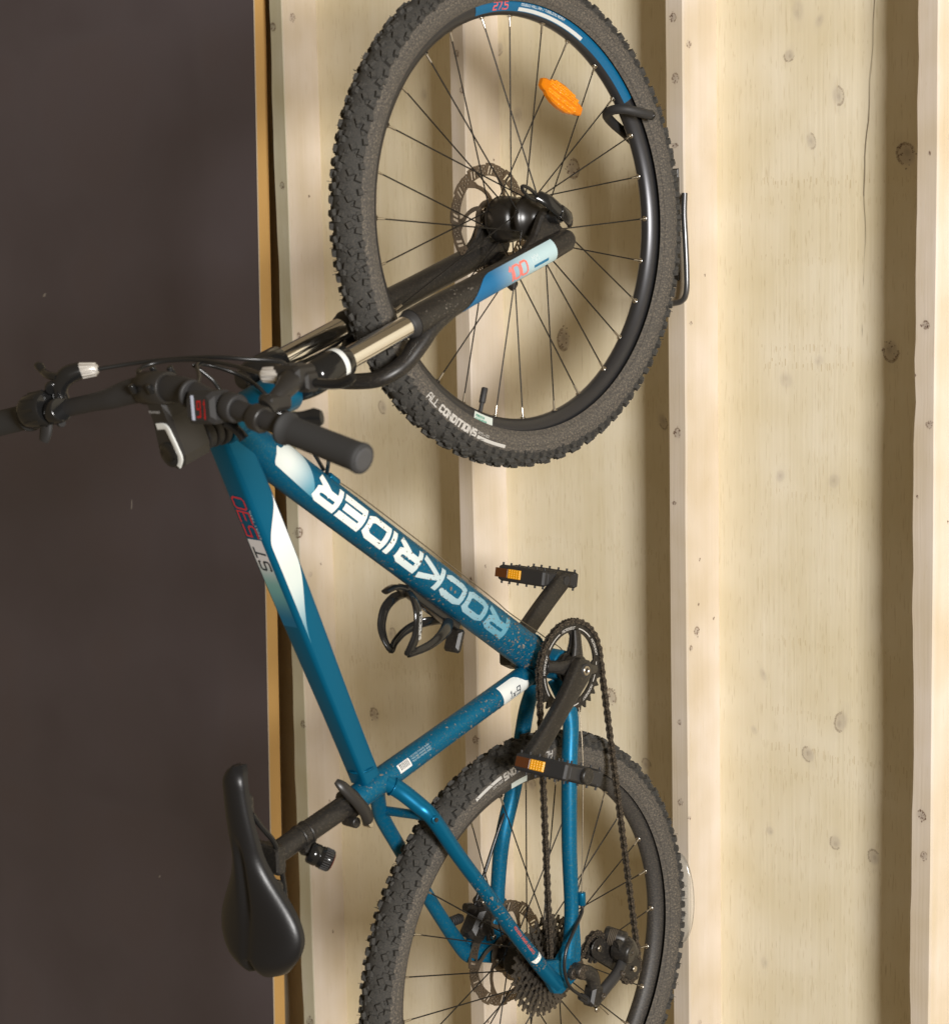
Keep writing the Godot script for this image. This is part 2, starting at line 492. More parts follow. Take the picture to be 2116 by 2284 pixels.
# whitewashed spruce; knots = [x, y, half width, half height, darkness] in pixels
func wood(w: int, h: int, base: Vector3, sd: int, knots: Array, saws: Array, pits: int, tone: float) -> Array:
	var a := streaks(w, h, 48, sd, 0.22, 3)
	var b := streaks(w, h, 90, sd + 1, 0.035, 3)
	var c := bytes_noise(w, h, sd + 2, 0.006, 3)
	var out := PackedByteArray()
	out.resize(w * h * 3)
	var hi := PackedByteArray()
	hi.resize(w * h)
	var r := base.x * 255.0
	var g := base.y * 255.0
	var bl := base.z * 255.0
	var i := 0
	for p in w * h:
		var fine := (a[p] - 128) * 0.00006 * tone
		var broad := (b[p] - 128) * 0.00009 * tone + (c[p] - 128) * 0.00026 * tone
		var k := 1.0 + fine + broad
		out[i] = int(clampf(r * k, 0, 255))
		out[i + 1] = int(clampf(g * (k + broad * 0.3), 0, 255))
		out[i + 2] = int(clampf(bl * (k + broad * 1.3 + fine * 0.6), 0, 255))
		hi[p] = int(clampf(128 + (a[p] - 128) * 0.6, 0, 255))
		i += 3
	var rg := RandomNumberGenerator.new()
	rg.seed = sd
	var dab := func(x: int, y: int, k: float, tint: Vector3) -> void:
		if x < 0 or y < 0 or x >= w or y >= h: return
		var q := (y * w + x) * 3
		out[q] = int(lerpf(out[q], tint.x * 255, k))
		out[q + 1] = int(lerpf(out[q + 1], tint.y * 255, k))
		out[q + 2] = int(lerpf(out[q + 2], tint.z * 255, k))
	# short pores along the grain
	for n in pits:
		var x := rg.randi_range(0, w - 1)
		var y := rg.randi_range(0, h - 1)
		var l := rg.randi_range(4, 26)
		var k := rg.randf_range(0.05, 0.22)
		for d in l: dab.call(x, y + d, k * 1.1 * sin(PI * (d + 0.5) / l), Vector3(0.66, 0.57, 0.40))
	# saw chatter: rows of small ticks across the board
	for sw in saws:
		var x: float = sw[0]
		while x < sw[1]:
			var l := rg.randi_range(3, 11)
			var y0 := int(sw[2] + rg.randf_range(-4, 4))
			var k: float = rg.randf_range(0.0, 0.5) * sw[3]
			for d in l: dab.call(int(x), y0 + d, k, Vector3(0.66, 0.55, 0.35))
			x += rg.randf_range(1.5, 7.0)
	for kn in knots:
		var rx: float = kn[2]
		var ry: float = kn[3]
		var dark: float = kn[4]
		var turn := rg.randf_range(-0.35, 0.35)
		var arc0 := rg.randf_range(-PI, PI)
		var core := Vector2(rg.randf_range(-0.25, 0.25), rg.randf_range(-0.25, 0.25))
		for dy in range(-int(ry * 2.0) - 1, int(ry * 2.0) + 2):
			for dx in range(-int(rx * 2.0) - 1, int(rx * 2.0) + 2):
				var px := (dx * cos(turn) + dy * sin(turn)) / rx
				var py := (-dx * sin(turn) + dy * cos(turn)) / ry
				var d := sqrt(px * px + py * py)
				var x := int(kn[0]) + dx
				var y := int(kn[1]) + dy
				# greyed wood under the wash, with a soft edge and a smudge along the grain
				dab.call(x, y, dark * 0.62 * (1.0 - smoothstep(0.55, 1.25, d)), Vector3(0.66, 0.61, 0.56))
				dab.call(x, y, dark * 0.14 * (1.0 - smoothstep(0.8, 1.9, sqrt(px * px * 1.6 + py * py * 0.5))), Vector3(0.70, 0.65, 0.60))
				var q := Vector2(px, py).distance_to(core)
				dab.call(x, y, dark * 0.4 * (1.0 - smoothstep(0.1, 0.5, q)), Vector3(0.55, 0.49, 0.43))
				# a broken dark ring where the paint sank in
				var part := cos(angle_difference(atan2(py, px), arc0))
				if dark > 0.35 and absf(d - 0.95) < 0.13 and part > 0.15 - dark * 0.6:
					dab.call(x, y, dark * 0.85 * rg.randf_range(0.2, 1.0), Vector3(0.36, 0.28, 0.21))
		if dark > 0.55:
			for n in int(rx * 1.6) + 2:
				var an := rg.randf_range(-PI, PI)
				var x := int(kn[0] + cos(an) * rx * rg.randf_range(0.4, 1.3))
				var y := int(kn[1] + sin(an) * ry * rg.randf_range(0.4, 1.3))
				for q in rg.randi_range(1, 4): dab.call(x + (q % 2), y + q / 2, dark * rg.randf_range(0.4, 0.95), Vector3(0.20, 0.10, 0.06))
	var im := Image.create_from_data(w, h, false, Image.FORMAT_RGB8, out)
	var nm := Image.create_from_data(w, h, false, Image.FORMAT_L8, hi)
	nm.convert(Image.FORMAT_RGBA8)
	nm.bump_map_to_normal_map(1.2)
	return [im, ImageTexture.create_from_image(nm)]

func wood_mat(key: String, im: Image, nm: Texture2D, rough: float) -> void:
	var m := mat(key, Color.WHITE, rough)
	m.albedo_texture = ImageTexture.create_from_image(im)
	m.normal_enabled = true
	m.normal_texture = nm
	m.normal_scale = 0.22

# ---------------------------------------------------------------- wall
const STUD_X := [-0.9219, -0.4819, -0.0296, 0.4119]
const STUD_W := 0.036

func wall() -> void:
	var root := Node3D.new()
	root.name = "timber_wall"
	root.position = Vector3(-0.25, -1.95, 0)
	add_child(root)
	tag(root, "pale whitewashed timber wall of wide boards between upright studs behind the bike", "wall")
	# board texture covers x -1.0 .. 0.75, y -1.95 .. 0.5
	var w := 1280
	var h := 2048
	var px := func(x: float) -> float: return (x + 1.0) / 1.75 * w
	var py := func(y: float) -> float: return (0.5 - y) / 2.45 * h
	var knots := []
	for k in [[.141, .228, 9, 9, .5], [.228, .166, 10, 14, .45], [.18, .101, 8, 12, .4], [.157, .293, 10, 16, .3], [.196, .276, 7, 10, .3], [.321, -.206, 13, 16, .6], [.345, .078, 15, 16, .7], [.195, -.225, 8, 8, .25], [.136, -.258, 12, 12, .25], [.124, -.406, 8, 10, .35], [.223, -.406, 10, 11, .35], [-.286, .069, 13, 16, .75], [-.311, -.211, 13, 18, .75], [-.405, .16, 11, 12, .35], [-.104, -.336, 8, 13, .5], [.092, -.723, 6, 10, .3], [.236, -.777, 11, 16, .5], [.177, -.838, 11, 12, .5], [.104, -.975, 7, 7, .35], [.227, -.97, 10, 11, .45], [.297, -.979, 10, 12, .5], [.074, -.815, 6, 8, .25], [.093, -1.194, 7, 10, .25], [-.4, -.985, 9, 11, .5], [-.218, -.803, 10, 12, .6], [-.145, -.908, 9, 10, .45], [-.753, .023, 10, 14, .7], [-.744, -.348, 10, 12, .5], [-.788, -.92, 11, 12, .6], [-.735, -.763, 9, 12, .5], [-.443, .269, 8, 11, .5], [-.35, -1.3, 10, 12, .4], [-.62, -1.1, 9, 12, .4], [-.2, -1.45, 10, 13, .4], [.2, -1.5, 10, 13, .4], [-.62, .2, 8, 10, .3]]:
		knots.append([px.call(k[0]), py.call(k[1]), k[2] * 0.001 / 1.75 * w, k[3] * 0.001 / 2.45 * h, k[4]])
	var saws := []
	for q in [[.09, .39, .045, .8], [.09, .38, .02, .35], [.09, .22, -.07, .5], [.09, .25, -.205, .7], [.09, .26, -.23, .9], [.09, .3, -.43, .5], [.09, .35, -.66, .6], [.09, .36, -.77, .5], [.09, .38, -.83, .7], [.09, .34, -.87, .5], [.09, .32, -1.0, .4], [.09, .36, -1.2, .3], [-.4, -.05, .045, .7], [-.4, -.1, -.3, .5], [-.4, -.05, -.72, .8], [-.4, -.1, -.8, .5], [-.4, -.1, -.95, .6], [-.85, -.5, .12, .5], [-.85, -.55, -.4, .6], [-.85, -.55, -.82, .8], [-.85, -.5, -1.1, .6], [-.4, -.1, -1.15, .6], [-.4, -.1, -.55, .5]]:
		saws.append([px.call(q[0]), px.call(q[1]), py.call(q[2]), q[3]])
	var t := wood(w, h, Vector3(0.918, 0.872, 0.758), 31, knots, saws, 15000, 1.0)
	var im: Image = t[0]
	# a hairline drying crack in the right-hand board
	var bend := [Vector2(0.290, 0.5), Vector2(0.2892, 0.299), Vector2(0.2866, 0.236), Vector2(0.2823, 0.185), Vector2(0.2796, 0.127), Vector2(0.2737, 0.076), Vector2(0.2732, 0.024), Vector2(0.276, -0.048), Vector2(0.2725, -0.10), Vector2(0.2711, -0.153), Vector2(0.2705, -0.215)]
	for i in bend.size() - 1:
		for y in range(int(py.call(bend[i].y)), int(py.call(bend[i + 1].y))):
			var yy := 0.5 - y * 2.45 / h
			var x: float = px.call(lerpf(bend[i].x, bend[i + 1].x, (bend[i].y - yy) / (bend[i].y - bend[i + 1].y))) + 0.4 * sin(y * 0.09)
			var k := clampf(0.85 + 0.35 * sin(y * 0.021) - 1.5 * maxf(0.0, -yy - 0.03) * 6.0 * absf(sin(y * 0.05)), 0.0, 1.0) * (1.0 if yy > 0.02 else 0.6)
			for q in 2:
				var xi := int(x) + q
				var part := k * (1.0 - absf(xi + 0.0 - x))
				im.set_pixel(xi, y, im.get_pixel(xi, y).lerp(Color(0.24, 0.19, 0.13), clampf(part, 0, 1)))
	wood_mat("board_wood", im, t[1], 0.7)
	# stud texture: four studs side by side, 0.128 m of skin each
	knots = []
	var rg := RandomNumberGenerator.new()
	rg.seed = 5
	for k in [[0, .010, .33, 8, 10, .9], [0, .06, .345, 7, 9, .6], [0, .022, .05, 6, 9, .9], [0, .05, -.22, 5, 8, .8], [0, .053, -.29, 7, 8, .8], [0, .034, -.58, 11, 13, .9], [0, .06, -.66, 5, 6, .4], [0, .03, -.94, 6, 9, .9], [0, .07, -1.15, 5, 5, .6], [0, .02, -1.52, 10, 12, .9], [1, .02, .26, 6, 7, .8], [1, .03, .2, 5, 6, .7], [1, .07, -.1, 6, 8, .5], [1, .025, -.62, 4, 5, .9], [1, .03, -.9, 7, 9, .8], [1, .02, -1.3, 8, 9, .7], [2, .018, .29, 6, 9, .85], [2, .022, .2, 7, 10, .7], [2, .05, .25, 6, 7, .6], [2, .02, .1, 5, 5, .8], [2, .02, -.34, 7, 11, .8], [2, .012, -.45, 4, 4, .7], [2, .05, -.17, 3, 3, .6], [2, .06, -.655, 6, 10, .9], [2, .045, -.68, 4, 5, .7], [2, .02, -.8, 4, 5, .6], [2, .02, -.93, 5, 6, .6], [2, .016, -1.15, 5, 7, .6], [2, .06, -1.3, 5, 7, .5], [3, .02, -.16, 7, 8, .9], [3, .03, -.3, 6, 7, .6], [3, .02, -.87, 8, 10, .9], [3, .025, -.93, 6, 9, .6], [3, .02, .3, 6, 7, .5], [3, .07, .1, 6, 8, .5]]:
		knots.append([k[0] * 128 + k[1] * 1000, py.call(k[2]), k[3] * 1.0, k[4] * 0.6, k[5]])
	for k in 46:
		knots.append([rg.randf() * 512, rg.randf() * h, 1.6, 1.8, 0.8])
	t = wood(512, h, Vector3(0.815, 0.760, 0.682), 77, knots, [], 1500, 1.25)
	im = t[0]
	# front of the leftmost stud is planed sapwood gone grey
	for x in range(0, 38):
		for y in h:
			im.set_pixel(x, y, im.get_pixel(x, y) * Color(0.95, 0.985, 0.955))
	wood_mat("stud_wood", im, t[1], 0.65)
	mat("raw_pine", lin(0.62, 0.37, 0.12), 0.65)
	var xs := [-2.6, -0.9219, -0.4819, -0.0296, 0.4119, 1.6]
	for i in 5:
		var s := new_st()
		s.set_smooth_group(-1)
		var x0: float = xs[i] + (STUD_W if i > 0 else 0.0) - 0.004
		var x1: float = xs[i + 1] + 0.004
		uv_quad(s, Vector3(x0, -1.95, 0), Vector3(x1, -1.95, 0), Vector3(x1, 0.75, 0), Vector3(x0, 0.75, 0))
		uv_quad(s, Vector3(x1, -1.95, -0.02), Vector3(x0, -1.95, -0.02), Vector3(x0, 0.75, -0.02), Vector3(x1, 0.75, -0.02))
		uv_quad(s, Vector3(x1, -1.95, 0), Vector3(x1, -1.95, -0.02), Vector3(x1, 0.75, -0.02), Vector3(x1, 0.75, 0))
		uv_quad(s, Vector3(x0, -1.95, -0.02), Vector3(x0, -1.95, 0), Vector3(x0, 0.75, 0), Vector3(x0, 0.75, -0.02))
		var o := put(s, "board", M.board_wood, root, true)
		o.position = -root.position
	for i in 4:
		stud(root, i)

func uv_quad(s: SurfaceTool, a: Vector3, b: Vector3, c: Vector3, d: Vector3) -> void:
	for p in [a, c, b, a, d, c]:
		s.set_uv(Vector2((p.x + 1.0) / 1.75, (0.5 - p.y) / 2.45))
		s.add_vertex(p)

func stud(root: Node3D, i: int) -> void:
	var s := new_st()
	var wob := FastNoiseLite.new()
	wob.seed = 40 + i
	wob.frequency = 2.6
	var prev := []
	var wane: float = [0.0045, 0.001, 0.001, 0.0055][i]
	var n := 90
	for j in n + 1:
		var y := lerpf(-1.95, 0.75, float(j) / n)
		var a := wob.get_noise_2d(y, 0.0) * wane
		var b := wob.get_noise_2d(y * 4.0, 9.0) * wane * 0.35
		var k := wob.get_noise_2d(y, 30.0) * 0.0015
		var x: float = STUD_X[i]
		var r := 0.0025
		var left := x + a + b
		# left face foot, left front corner (waney), right front corner, right foot; third value runs round the skin
		var ring := [Vector4(x, y, -0.004, -0.08), Vector4(left - 0.001, y, STUD_Z - r * 2 - absf(a) * 0.6, -0.003), Vector4(left + r, y, STUD_Z - 0.0004, 0.001), Vector4(x + STUD_W - r + k, y, STUD_Z, STUD_W - 0.001), Vector4(x + STUD_W + k, y, STUD_Z - r, STUD_W + 0.0015), Vector4(x + STUD_W, y, -0.004, STUD_W + 0.085)]
		if j:
			for q in ring.size() - 1:
				s.set_smooth_group(-1 if q in [0, 2, 4] else 0)
				for c in [prev[q], ring[q + 1], prev[q + 1], prev[q], ring[q], ring[q + 1]]:
					s.set_uv(Vector2((i * 128 + clampf(c.w, -0.08, 0.122) * 1000 + 2) / 512.0, (0.5 - y if c.y == y else 0.5 - c.y) / 2.45))
					s.add_vertex(Vector3(c.x, c.y, c.z))
		prev = ring
	var o := put(s, "stud", M.stud_wood, root, true)
	o.position = -root.position

func dark_panel() -> void:
	var n := FastNoiseLite.new()
	n.seed = 9
	n.frequency = 0.9
	var m := mat("dark_paint", lin(0.106, 0.089, 0.098), 0.42)
	m.metallic_specular = 0.4
	tri(m, noise_tex(0.006, [[0.0, Color(0.95, 0.94, 0.94)], [0.6, Color(1, 1, 1)], [0.86, Color(1, 0.99, 0.98)], [1.0, Color(1, 1, 1)]], 61, 256, 4), 1.3)
	m.albedo_color = lin(0.106, 0.089, 0.098)
	var root := Node3D.new()
	root.name = "dark_panel"
	root.position = Vector3(-1.6, -1.95, 0.073)
	add_child(root)
	tag(root, "dark brown painted board covering the wall left of the bike, raw edge showing", "panel")
	# edge runs a little out of plumb, as in the photograph
	var e0 := -1.008
	var e1 := -0.945
	var face := func(y: float) -> float: return lerpf(e0, e1, (y + 1.95) / 2.7)
	var s := new_st()
	s.set_smooth_group(-1)
	var z1 := 0.088
	var z0 := 0.060
	var A := Vector3(-2.8, -1.95, z1); var B := Vector3(e0, -1.95, z1); var C := Vector3(e1, 0.75, z1); var D := Vector3(-2.8, 0.75, z1)
	quad(s, A, D, C, B)
	quad(s, Vector3(A.x, A.y, z1 - 0.002), B - Vector3(0, 0, 0.002), C - Vector3(0, 0, 0.002), Vector3(D.x, D.y, z1 - 0.002))
	var o := put(s, "painted_face", M.dark_paint, root)
	o.position = -root.position
	s = new_st()
	s.set_smooth_group(-1)
	mat("cream_edge", lin(0.72, 0.6, 0.42), 0.6)
	quad(s, B, C, C - Vector3(0.0005, 0, 0.003), B - Vector3(0.0005, 0, 0.003))
	o = put(s, "paint_lip", M.cream_edge, root)
	o.position = -root.position
	s = new_st()
	var up := Vector3(C.x - B.x, C.y - B.y, 0).normalized()
	box(s, (B + C) / 2 + Vector3(-0.0312, 0, (z0 + z1) / 2 - z1 - 0.0025), Vector3(up.y, -up.x, 0) * 0.030, up * 1.345, Vector3(0, 0, (z1 - z0) / 2), 0.0008)
	o = put(s, "raw_edge", M.raw_pine, root)
	o.position = -root.position
	# three tiny chips of pale paint
	mat("chip", lin(0.3, 0.27, 0.24), 0.7)
	for q in [[-1.367, -0.567, 0.002, 0.010], [-1.62, -0.16, 0.006, 0.004], [-1.33, -1.32, 0.003, 0.003]]:
		s = new_st()
		prism(s, PackedVector2Array([Vector2(-q[2], -q[3]), Vector2(q[2] * 0.4, -q[3] * 0.7), Vector2(q[2], q[3]), Vector2(0, q[3] * 0.6)]), Vector3(q[0], q[1], z1 + 0.0003), Vector3.RIGHT, Vector3.UP, 0.0006)
		o = put(s, "paint_chip", M.chip, root)
		o.position = -root.position

# ---------------------------------------------------------------- what the bike hangs on
func rack() -> void:
	var root := Node3D.new()
	root.name = "wall_hook"
	root.position = Vector3(-0.012, -0.13, STUD_Z)
	add_child(root)
	tag(root, "black steel bike hook with rod cradle screwed to the stud, front rim hung on it", "hook")
	var P := func(x: float, y: float, z: float) -> Vector3: return Vector3(x, y, z) - root.position
	var s := new_st()
	box(s, P.call(-0.016, -0.02, STUD_Z + 0.0025), Vector3(0.013, 0, 0), Vector3(0, 0.085, 0), Vector3(0, 0, 0.002), 0.001)
	put(s, "wall_plate", M.black_metal, root)
	s = new_st()
	box(s, P.call(-0.001, -0.02, STUD_Z + 0.010), Vector3(0.0012, 0, 0), Vector3(0, 0.072, 0), Vector3(0, 0, 0.006), 0.0006)
	put(s, "side_flange", M.black_metal, root)
	s = new_st()
	# hook rod: out of the plate behind the wheel, round inside the rim, tip back on the near side
	var pts := curve([P.call(-0.040, 0.045, 0.088), P.call(-0.041, 0.082, 0.112), P.call(-0.040, 0.112, 0.155), P.call(-0.033, 0.134, 0.203), P.call(-0.018, 0.1455, 0.234), P.call(0.002, 0.1515, 0.243), P.call(0.020, 0.1515, 0.236), P.call(0.030, 0.147, 0.218), P.call(0.034, 0.143, 0.196)], 10)
	tube(s, pts, 0.0072, 14)
	put(s, "hook_rod", M.matte_black, root)
	s = new_st()
	rod(s, P.call(0.034, 0.143, 0.198), P.call(0.0345, 0.1425, 0.193), 0.0073, 14, 0.001)
	put(s, "rod_cap", M.gloss_black, root)
	s = new_st()
	pts = curve([P.call(0.016, 0.028, STUD_Z + 0.012), P.call(0.018, -0.004, 0.098), P.call(0.0215, -0.04, 0.1), P.call(0.0235, -0.085, 0.1), P.call(0.023, -0.118, 0.1), P.call(0.016, -0.133, 0.1), P.call(0.0, -0.138, 0.1), P.call(-0.02, -0.138, 0.1), P.call(-0.036, -0.13, 0.1), P.call(-0.042, -0.1, 0.1), P.call(-0.04, -0.03, 0.098), P.call(-0.036, 0.028, STUD_Z + 0.012)], 8)
	tube(s, pts, 0.0045, 10)
	put(s, "cradle_rod", M.grey_rod, root)

func bumper() -> void:
	var root := Node3D.new()
	root.name = "wheel_bumper"
	root.position = Vector3(-0.012, -1.088, STUD_Z)
	add_child(root)
	tag(root, "clear oval plastic pad on the stud that keeps the rear tyre off the wood", "bumper")
	var s := new_st()
	var prof := []
	for i in 9:
		var a := float(i) / 8
		prof.append(Vector2(0.004 + 0.010 * (1 - a * a), 0.004 + 0.078 * a))
	for i in 9:
		var a := 1.0 - float(i) / 8
		prof.append(Vector2(0.0018 + 0.010 * (1 - a * a), 0.004 + 0.078 * a))
	lathe(s, prof, Vector3.ZERO, Vector3(0, 0, 1), Vector3(0, 1, 0), 48, 0, TAU, true)
	var dish := put(s, "dish", M.clear_plastic, root)
	dish.scale = Vector3(0.36, 0.92, 1.0)

# ---------------------------------------------------------------- bicycle
func bicycle() -> void:
	bike = Node3D.new()
	bike.name = "mountain_bike"
	bike.position = BASE
	add_child(bike)
	tag(bike, "blue muddy mountain bike hanging upright by its front wheel on the wall hook", "bicycle")
	frame()
	fork()
	wheel(true)
	wheel(false)
	cockpit()
	saddle()
	drivetrain()
	derailleur()
	brakes()
	cage()

func seg(a: Vector3, b: Vector3, n := 12) -> PackedVector3Array:
	var o := PackedVector3Array()
	for i in n + 1: o.append(a.lerp(b, float(i) / n))
	return o

func bead(s: SurfaceTool, at: Vector3, axis: Vector3, side: Vector3, rx: float, ry: float, r := 0.0022, tilt := 0.0, toward := Vector3.ZERO) -> void:
	# lumpy weld bead round a tube
	var x := (side - axis * side.dot(axis)).normalized()
	var y := x.cross(axis)
	var pts := PackedVector3Array()
	var rad := []
	for i in 73:
		var a := TAU * i / 72
		pts.append(at + x * cos(a) * rx + y * sin(a) * ry + axis * (tilt * (x * cos(a) * rx + y * sin(a) * ry).dot(toward)))
		rad.append(r * (1.0 if i % 2 else 0.62))
	tube(s, pts, rad, 7, false, axis)

func frame() -> void:
	var fr := group_node("frame", bike)
	var s := new_st()
	# head tube
	var h0 := K(0, 0.492, -0.018)
	var h1 := K(0, 0.612, -0.018)
	tube(s, [h0, h0.lerp(h1, 0.03), h0.lerp(h1, 0.2), h0.lerp(h1, 0.8), h0.lerp(h1, 0.97), h1], [0.027, 0.0285, 0.026, 0.0245, 0.0262, 0.025], 28)
	put(s, "head_tube", M.blue_paint, fr)
	# down tube
	var d0 := W(0, 0.452, -0.033)
	var d1 := W(0, 0.872, 0.548)
	s = new_st()
	var dp := seg(d0, d1, 24)
	var dk := []
	for i in 25:
		var a := i / 24.0
		dk.append(Vector2(lerpf(0.0250, 0.0262, a), lerpf(0.0262, 0.0275, a) if i < 22 else 0.024))
	sweep(s, dp, circle(36), N, dk)
	var dt := put(s, "down_tube", M.dusty_blue_paint, fr)
	tag(dt, "thick blue down tube lettered ROCKRIDER in fading white")
	# top tube: soft rectangle with a crisp ridge
	var t0 := W(0, 0.3645, 0.3325)
	var t1 := W(0, 0.866, 0.552)
	s = new_st()
	var tk := []
	for i in 17:
		var a := i / 16.0
		tk.append(Vector2(lerpf(0.83, 1.06, smoothstep(0.0, 0.7, a)), lerpf(0.80, 1.05, smoothstep(0.0, 0.75, a))))
	sweep(s, seg(t0, t1, 16), rrect(0.037, 0.040, 0.006, 4), N, tk)
	put(s, "top_tube", M.blue_paint, fr)
	# seat tube
	var s0 := W(0, 0.449, -0.036)
	var s1 := W(0, 0.3352, 0.3665)
	s = new_st()
	tube(s, seg(s0, s1, 10), [0.0165, 0.0165, 0.0165, 0.017, 0.0178, 0.0178], 24)
	put(s, "seat_tube", M.dusty_blue_paint, fr)
	# bottom bracket shell
	s = new_st()
	rod(s, W(-0.037, 0.450, -0.041), W(0.037, 0.450, -0.041), 0.0225, 28, 0.002)
	put(s, "bottom_bracket_shell", M.dusty_blue_paint, fr)
	s = new_st()
	rod(s, W(-0.046, 0.450, -0.041), W(-0.0372, 0.450, -0.041), 0.0195, 24, 0.002)
	put(s, "bearing_cup", M.dusty_black, fr)
	s = new_st()
	rod(s, W(0.0372, 0.450, -0.041), W(0.044, 0.450, -0.041), 0.0195, 24, 0.002)
	put(s, "bearing_cup", M.dusty_black, fr)
	# stays
	for sd: float in [1.0, -1.0]:
		s = new_st()
		var p: Array = [W(0.018 * sd, 0.428, -0.044), W(0.030 * sd, 0.402, -0.047), W(0.045 * sd, 0.372, -0.045), W(0.057 * sd, 0.304, -0.026), W(0.063 * sd, 0.190, -0.015), W(0.066 * sd, 0.088, -0.013), W(0.067 * sd, 0.022, -0.002)]
		if sd < 0: p = [W(-0.018, 0.428, -0.044), W(-0.030, 0.402, -0.047), W(-0.045, 0.360, -0.047), W(-0.055, 0.257, -0.030), W(-0.060, 0.179, -0.006), W(-0.065, 0.107, 0.0015), W(-0.066, 0.060, 0.003), W(-0.067, 0.022, 0.003)]
		tube(s, curve(p, 8), [Vector2(0.0095, 0.015), Vector2(0.0095, 0.0145), Vector2(0.0115, 0.0125), Vector2(0.0115, 0.0115), Vector2(0.0108, 0.0108), Vector2(0.010, 0.010)], 18, true, N)
		var cs := put(s, "chainstay", M.dusty_blue_paint, fr)
		s = new_st()
		if sd > 0: p = [W(0.010, 0.354, 0.306), W(0.020, 0.338, 0.286), W(0.035, 0.315, 0.266), W(0.046, 0.294, 0.2505), W(0.053, 0.232, 0.210), W(0.060, 0.162, 0.160), W(0.064, 0.096, 0.1135), W(0.067, 0.015, 0.048), W(0.068, -0.012, 0.022)]
		else: p = [W(-0.010, 0.354, 0.306), W(-0.020, 0.334, 0.291), W(-0.035, 0.308, 0.275), W(-0.046, 0.280, 0.258), W(-0.053, 0.225, 0.220), W(-0.060, 0.155, 0.172), W(-0.064, 0.09, 0.127), W(-0.066, 0.03, 0.083), W(-0.066, 0.014, 0.066)]
		tube(s, curve(p, 8), [Vector2(0.0085, 0.0125), Vector2(0.009, 0.0125), Vector2(0.0095, 0.0125), Vector2(0.0098, 0.0115), Vector2(0.0095, 0.0108), Vector2(0.0095, 0.0105), Vector2(0.0095, 0.0105), Vector2(0.0095, 0.012), Vector2(0.009, 0.0125)], 18, true, N)
		put(s, "seatstay", M.dusty_blue_paint if sd < 0 else M.blue_paint, fr)
		# dropout
		s = new_st()
		if sd > 0: prism(s, PackedVector2Array([Vector2(-0.022, 0.034), Vector2(-0.028, 0.018), Vector2(-0.022, 0.002), Vector2(-0.016, -0.014), Vector2(0.0, -0.024), Vector2(0.03, -0.028), Vector2(0.085, -0.024), Vector2(0.07, -0.006), Vector2(0.04, 0.006), Vector2(0.026, 0.022), Vector2(0.034, 0.054), Vector2(0.012, 0.056)]), W(0.066, 0, 0), F, T, 0.012, 0.002)
		else: prism(s, PackedVector2Array([Vector2(-0.016, 0.01), Vector2(-0.014, -0.014), Vector2(0.03, -0.016), Vector2(0.08, -0.014), Vector2(0.08, 0.004), Vector2(0.04, 0.02), Vector2(0.04, 0.075), Vector2(0.008, 0.075)]), W(-0.066, 0, 0), F, T, 0.008, 0.0015)
		put(s, "dropout", M.dusty_blue_paint, fr)
	# bridge between seatstays
	s = new_st()
	rod(s, W(-0.043, 0.291, 0.258), W(0.043, 0.298, 0.256), 0.0065, 14)
	put(s, "stay_bridge", M.dusty_blue_paint, fr)
	s = new_st()
	rod(s, W(0.050, 0.2955, 0.2545), W(0.0572, 0.296, 0.256), 0.0062, 16, 0.001)
	put(s, "rack_boss", M.blue_paint, fr)
	s = new_st()
	rod(s, W(0.057, 0.296, 0.256), W(0.0582, 0.296, 0.256), 0.0032, 12)
	put(s, "boss_screw", M.gloss_black, fr)
	# weld beads
	s = new_st()
	var ta := (t1 - t0).normalized()
	var sa := (s1 - s0).normalized()
	var da := (d1 - d0).normalized()
	bead(s, t0 + ta * 0.0165, ta, N, 0.0165, 0.0175, 0.0022, 0.25, sa)
	bead(s, s0 + sa * 0.036, sa, N, 0.0182, 0.0182, 0.0022, 0.4, da)
	bead(s, d0 + da * 0.03, da, N, 0.0265, 0.0275, 0.0022, -0.3, sa)
	bead(s, W(0.0165, 0.346, 0.297), (W(0.020, 0.338, 0.286) - W(0.010, 0.354, 0.306)).normalized(), N, 0.0088, 0.0126, 0.0016)
	put(s, "weld_bead", M.blue_paint, fr)
	# seat tube collar and lever
	var sc := group_node("seat_clamp", bike)
	s = new_st()
	tube(s, [s1 - sa * 0.012, s1 - sa * 0.011, s1 + sa * 0.002, s1 + sa * 0.003, s1 + sa * 0.003], [0.0186, 0.0208, 0.0208, 0.0195, 0.015], 24)
	var bk := W(0.0, 0.3090, 0.3600)
	rod(s, bk + N * -0.014, bk + N * 0.010, 0.0075, 14, 0.0015)
	put(s, "collar", M.dusty_black, sc)
	s = new_st()
	tube(s, curve([W(0.022, 0.3105, 0.3535), W(0.027, 0.318, 0.3565), W(0.029, 0.334, 0.366), W(0.026, 0.352, 0.3795), W(0.020, 0.370, 0.394), W(0.014, 0.378, 0.400)], 6), [Vector2(0.005, 0.007), Vector2(0.007, 0.0095), Vector2(0.0055, 0.0095), Vector2(0.005, 0.009), Vector2(0.004, 0.008), Vector2(0.002, 0.004)], 12, true, N)
	put(s, "quick_release_lever", M.black_metal, sc)
	s = new_st()
	rod(s, W(0.016, 0.3085, 0.352), W(0.0295, 0.3085, 0.352), 0.0048, 14, 0.001)
	put(s, "cam_pin", M.nickel, sc)
	# cable stops on the down tube and chainstay
	for q in [[W(0.008, 0.780, 0.378), da, "cable_stop"], [W(0.075, 0.107, -0.0265), F, "cable_stop"]]:
		s = new_st()
		var ax: Vector3 = q[1]
		rod(s, q[0] - ax * 0.010, q[0] + ax * 0.010, 0.0058, 14, 0.0015)
		put(s, q[2], M.blue_paint, fr)
	graphics(fr, d0, d1, t0, t1, s0, s1)

